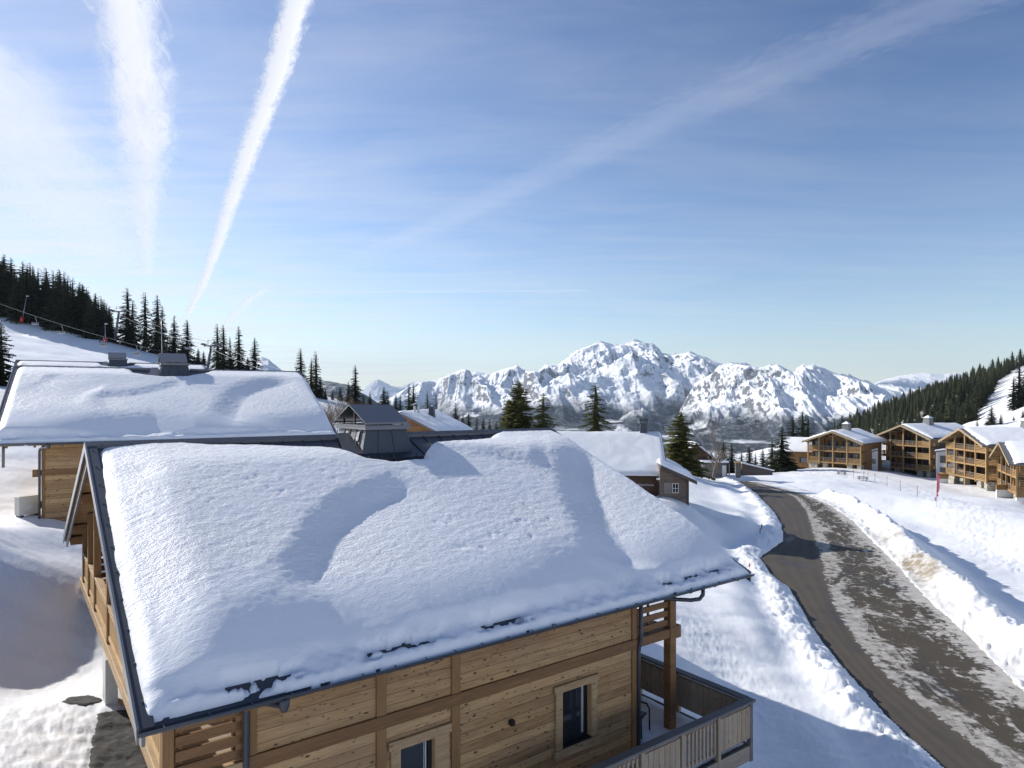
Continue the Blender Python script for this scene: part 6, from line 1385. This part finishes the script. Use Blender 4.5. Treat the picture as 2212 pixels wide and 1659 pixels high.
def lift_chair(p, label, rz, g='empty chairs of the chairlift'):
    e = empty('lift_chair', tuple(p), rz, label, 'lift chair', g)
    b = MB(); b.tube([(0, 0, 0), (0.05, 0.0, -0.5), (0.30, 0.15, -1.2), (0.28, 0.2, -1.8)], 0.06, 6); b.build('hanger', M['chair'], e, True)
    b = MB(); b.prism([(-0.8, -0.5, -2.38), (0.8, -0.5, -2.38), (0.8, 0.10, -2.42), (-0.8, 0.10, -2.42)], (0, 0, 0.09)); b.build('seat', M['chair'], e)
    b = MB(); b.prism([(-0.8, 0.12, -2.3), (0.8, 0.12, -2.3), (0.8, 0.30, -1.78), (-0.8, 0.30, -1.78)], (0, 0.06, 0)); b.build('backrest', M['chair'], e)
    b = MB(); b.tube([(-0.8, 0.25, -1.8), (-0.82, -0.5, -1.9), (0.82, -0.5, -1.9), (0.8, 0.25, -1.8)], 0.04, 6); b.build('safety_bar', M['chair'], e, True)
for px, lb in ((76, 'uppermost empty lift chair over the ski slope'), (133, 'second empty lift chair from the top of the ski slope'), (223, 'third empty lift chair, hanging above the skier'), (295, 'lowest empty lift chair, just left of the chimney')):
    f = (px+60)/412; lift_chair(ca+(cbp-ca)*(f/(f+(1-f)*165/196)*1.0)-Vector((0, 0, 4*1.0*f*(1-f))), lb, R(35))
lift_chair(pa+(pb-pa)*0.86+Vector((-2.3, 0, 0.6-0.75)), 'chair hanging between the two pylons beside the open drooping spruce', R(30))
# snow lances on the slope
M['red_pad'] = m_plain('red_pad', (0.48, 0.045, 0.03), 0.6); M['alu'] = m_plain('aluminium', (0.45, 0.45, 0.46), 0.4, 0.6)
def lance(px, rt, pxb, rb, Y, label, pad=True):
    a = Vector(ray(px, rt, Y)); c = Vector(ray(pxb, rb, Y)); e = empty('snow_lance', tuple(c), 0, label, 'snow lance', 'snow lances on the slope'); h = a-c
    b = MB(); b.cyl((0, 0, -1.5), tuple(h), 0.11, 0.08, 8); b.build('mast', M['alu'], e, True)
    b = MB(); b.box(h.x-0.1, h.x+0.75, h.y-0.2, h.y+0.2, h.z-0.15, h.z+0.25); b.build('nozzle_head', M['alu'], e, bevel=0.05)
    if pad:
        b = MB(); b.cyl((0, 0, -0.6), tuple(h*0.17), 0.55, 0.5, 10); b.build('pad', M['red_pad'], e, True)
lance(57.5, 640, 46, 693, 228, 'snow lance leaning on the brow of the ski slope, red pad at its foot'); lance(227, 700, 228, 736, 216, 'short snow lance with a red pad beside the skier'); lance(348.5, 690, 350, 762, 196, 'thin upright snow lance behind the chimney of the second chalet', False)
# skier
sk = Vector(ray(216, 737, 217)); sk.z = GZ(sk.x, sk.y); pe = empty('person', tuple(sk), R(200), 'skier in dark clothes gliding down the slope under the lift chairs', 'person')
vs = [(0, 0, 0.95), (0, 0.05, 1.15), (0, 0.10, 1.36), (0, 0.13, 1.50), (0, 0.16, 1.63), (0.11, -0.02, 0.90), (0.14, 0.12, 0.50), (0.14, -0.02, 0.10), (-0.11, -0.02, 0.90), (-0.14, 0.12, 0.50), (-0.14, -0.02, 0.10), (0.20, 0.10, 1.38), (0.30, 0.12, 1.12), (0.26, 0.34, 1.02), (-0.20, 0.10, 1.38), (-0.30, 0.12, 1.12), (-0.26, 0.34, 1.02)]
es = [(0, 1), (1, 2), (2, 3), (3, 4), (0, 5), (5, 6), (6, 7), (0, 8), (8, 9), (9, 10), (2, 11), (11, 12), (12, 13), (2, 14), (14, 15), (15, 16)]
rs = [.15, .15, .17, .07, .115, .10, .08, .07, .10, .08, .07, .08, .06, .05, .08, .06, .05]
me = bpy.data.meshes.new('body'); me.from_pydata(vs, es, []); bo = bpy.data.objects.new('body', me); col.objects.link(bo); bo.parent = pe; me.materials.append(m_plain('dark_skiwear', (0.02, 0.022, 0.03), 0.7))
bo.modifiers.new('skin', 'SKIN'); 
for i, r_ in enumerate(rs): me.skin_vertices[0].data[i].radius = (r_, r_)
me.skin_vertices[0].data[0].use_root = True
ss = bo.modifiers.new('sub', 'SUBSURF'); ss.levels = 1; ss.render_levels = 1
for sx in (-1, 1):
    b = MB(); b.prism([(sx*0.14-0.05, -0.75, 0.0), (sx*0.14+0.05, -0.75, 0.0), (sx*0.14+0.05, 0.85, 0.0), (sx*0.14, 1.0, 0.08), (sx*0.14-0.05, 0.85, 0.0)], (0, 0, 0.03)); b.build('ski', M['red_print'], pe)
    b = MB(); b.cyl((sx*0.28, 0.36, 1.05), (sx*0.42, -0.15, 0.02), 0.012, n=5); b.build('ski_pole', M['alu'], pe)
# ------------------------------------------------------------------ rope posts, picnic tables, flag, road stakes
M['orange_post'] = m_plain('orange_post', (0.26, 0.15, 0.11), 0.7); tops = []
for px, rt, rb, Y, red, lb in ((1843.5, 1003, 1019, 138, 1, 'pale rope post nearest the stone base of the far apartment house'), (1866, 1009, 1026, 132, 1, 'red topped rope post behind the front picnic table'), (1875, 1008, 1025, 136, 0, 'plain rope post just right of the front picnic table'), (1890, 1012, 1031, 128, 1, 'red topped rope post below the white block'), (1916, 1017, 1039, 121, 0, 'thin rope post below the banner'), (1945, 1027, 1049, 114, 0, 'thin rope post second from the flag'), (1981.5, 1040, 1064, 106, 0, 'thin rope post nearest the flag')):
    q = ray(px, rb, Y); z = GZ(q[0], q[1]); h = (rb-rt)/FPX*Y; e = empty('rope_post', (q[0], q[1], z), 0, lb, 'post', 'rope posts across the field')
    b = MB(); b.cyl((0, 0, -0.3), (0, 0, h), 0.035, n=6); b.build('shaft', M['orange_post'], e)
    if red:
        b = MB(); b.cyl((0, 0, h-0.05), (0, 0, h+0.18), 0.085, n=8); b.build('head', M['red_print'], e)
    tops.append((q[0], q[1], z+h*0.85))
tops.append(tuple(Vector(ray(2023, 1066, 95))))
b = MB()
for a, c in zip(tops[:-1], tops[1:]): b.tube(rope(a, c, 0.12, n=8)[0], 0.012, 4)
tag(b.build('barrier_rope', M['orange_post'], None, True), 'thin barrier rope strung from post to post towards the red flag', 'rope')
def picnic(px, row, Y, rz, lb):
    q = ray(px, row, Y); e = empty('picnic_table', (q[0], q[1], GZ(q[0], q[1])-0.05), rz, lb, 'picnic table', 'picnic tables in the snow')
    b = MB(); b.box(-0.95, 0.95, -0.38, 0.38, 0.72, 0.78); b.build('tabletop', M['old_board'], e)
    for sg in (-1, 1):
        b = MB(); b.box(-0.95, 0.95, sg*0.75-0.14, sg*0.75+0.14, 0.42, 0.47); b.build('bench', M['old_board'], e)
        b = MB(); b.bar((sg*0.65, -0.7, 0), (sg*0.65, -0.2, 0.72), 0.08, 0.08); b.bar((sg*0.65, 0.7, 0), (sg*0.65, 0.2, 0.72), 0.08, 0.08); b.box(sg*0.65-0.04, sg*0.65+0.04, -0.9, 0.9, 0.36, 0.418); b.build('leg_frame', M['old_board'], e)
picnic(1864, 1026, 132, R(-30), 'picnic table in front of the rope posts, snow trodden round it'); picnic(1818, 1017, 146, R(-40), 'farther picnic table half sunk before the french windows')
fq = ray(2022.5, 1082, 95); fz = GZ(fq[0], fq[1]); fl = empty('feather_flag', (fq[0], fq[1], fz), 0, 'tall red feather flag with pale lettering planted in the trodden snow', 'flag')
b = MB(); b.cyl((0, 0, -0.4), (0.10, 0, 4.6), 0.03, 0.018, 8); b.build('pole', M['steel'], fl)
zs = np.linspace(1.9, 4.75, 24); b = MB()
for k in range(23):
    for_ = lambda z: (0.02+0.02*z, 0.02+0.02*z+0.06+0.34*min(1, (z-1.85)/0.8)**0.7*(1 if z < 4.3 else max(0.25, 1-(z-4.3)/0.5)), 0.06*math.sin(z*2.2))
    a0, a1, w0 = for_(zs[k]); c0, c1, w1 = for_(zs[k+1]); b.quad((a0, 0, zs[k]), (a1, w0, zs[k]), (c1, w1, zs[k+1]), (c0, 0, zs[k+1])); b.quad((a0, 0.012, zs[k]), (c0, 0.012, zs[k+1]), (c1, w1+0.012, zs[k+1]), (a1, w0+0.012, zs[k]))
M['flag_red'] = m_plain('flag_red', (0.60, 0.030, 0.075), 0.6, 0, 0.08); b.build('flag_cloth', M['flag_red'], fl, True)
b = MB()
for k in range(9):
    z = 2.2+k*0.25
    if k == 4: continue
    x0 = 0.15+0.02*z; yy = 0.06*math.sin(z*2.2)-0.03-0.02
    b.box(x0, x0+0.13, yy-0.01, yy, z, z+0.05); b.box(x0 if k % 2 else x0+0.09, x0+0.04 if k % 2 else x0+0.13, yy-0.0102, yy, z+0.05, z+0.15)
b.build('lettering', M['white_paint'], fl)
b = MB(); b.prism([(0.06, 0, 1.42), (0.30, 0, 1.55), (0.32, 0, 1.72), (0.20, 0, 1.86), (0.06, 0, 1.80)], (0, 0.02, 0)); b.build('pennant', M['flag_red'], fl)
b = MB()
for k in range(2): b.box(-0.26, 0.02, -0.02, 0.0, 0.86+k*0.26, 1.06+k*0.26)
b.pieces('piste_sign', M['red_print'], fl)
for px, rt, rb, Y, lb in ((1645, 1116, 1126, 60, 'farther of two dark snow stakes in the bank above the road'), (1641.5, 1130, 1142, 57, 'nearer of two snow stakes in the bank, with a red reflector'), (1618, 1212, 1230, 44, 'red and white snow stake beyond the gutter end of the near chalet')):
    q = ray(px, rb, Y); z = GZ(q[0], q[1]); h = max(0.5, (rb-rt)/FPX*Y); e = empty('snow_stake', (q[0], q[1], z), 0, lb, 'stake', 'snow stakes along the road')
    b = MB(); b.cyl((0, 0, -0.3), (0.03, 0, h), 0.035, n=8); b.build('shaft', M['black' if Y > 50 else 'white_paint'], e)
    b = MB(); b.box(-0.05, 0.07, -0.05, -0.036, h*0.5, h*0.8); b.build('reflector', M['red_print' if rt != 1116 else 'lift_steel'], e)
for nm_, q_ in (('b1', (73.4, 167)), ('b1r', (81.8, 158)), ('b2', (92.9, 170)), ('b2r', (98, 158)), ('b3', (94.9, 147)), ('b3r', (93.2, 132)), ('b4', (94.5, 131)), ('b4r', (88, 117.5)), ('flag', fq[:2]), ('tree0', ray(1122, 822, 112)[:2]), ('lift tree', ray(276, 620, 228)[:2]), ('650', ray(650, 751, 140)[:2])): print('GZ', nm_, round(GZ(*q_), 2))
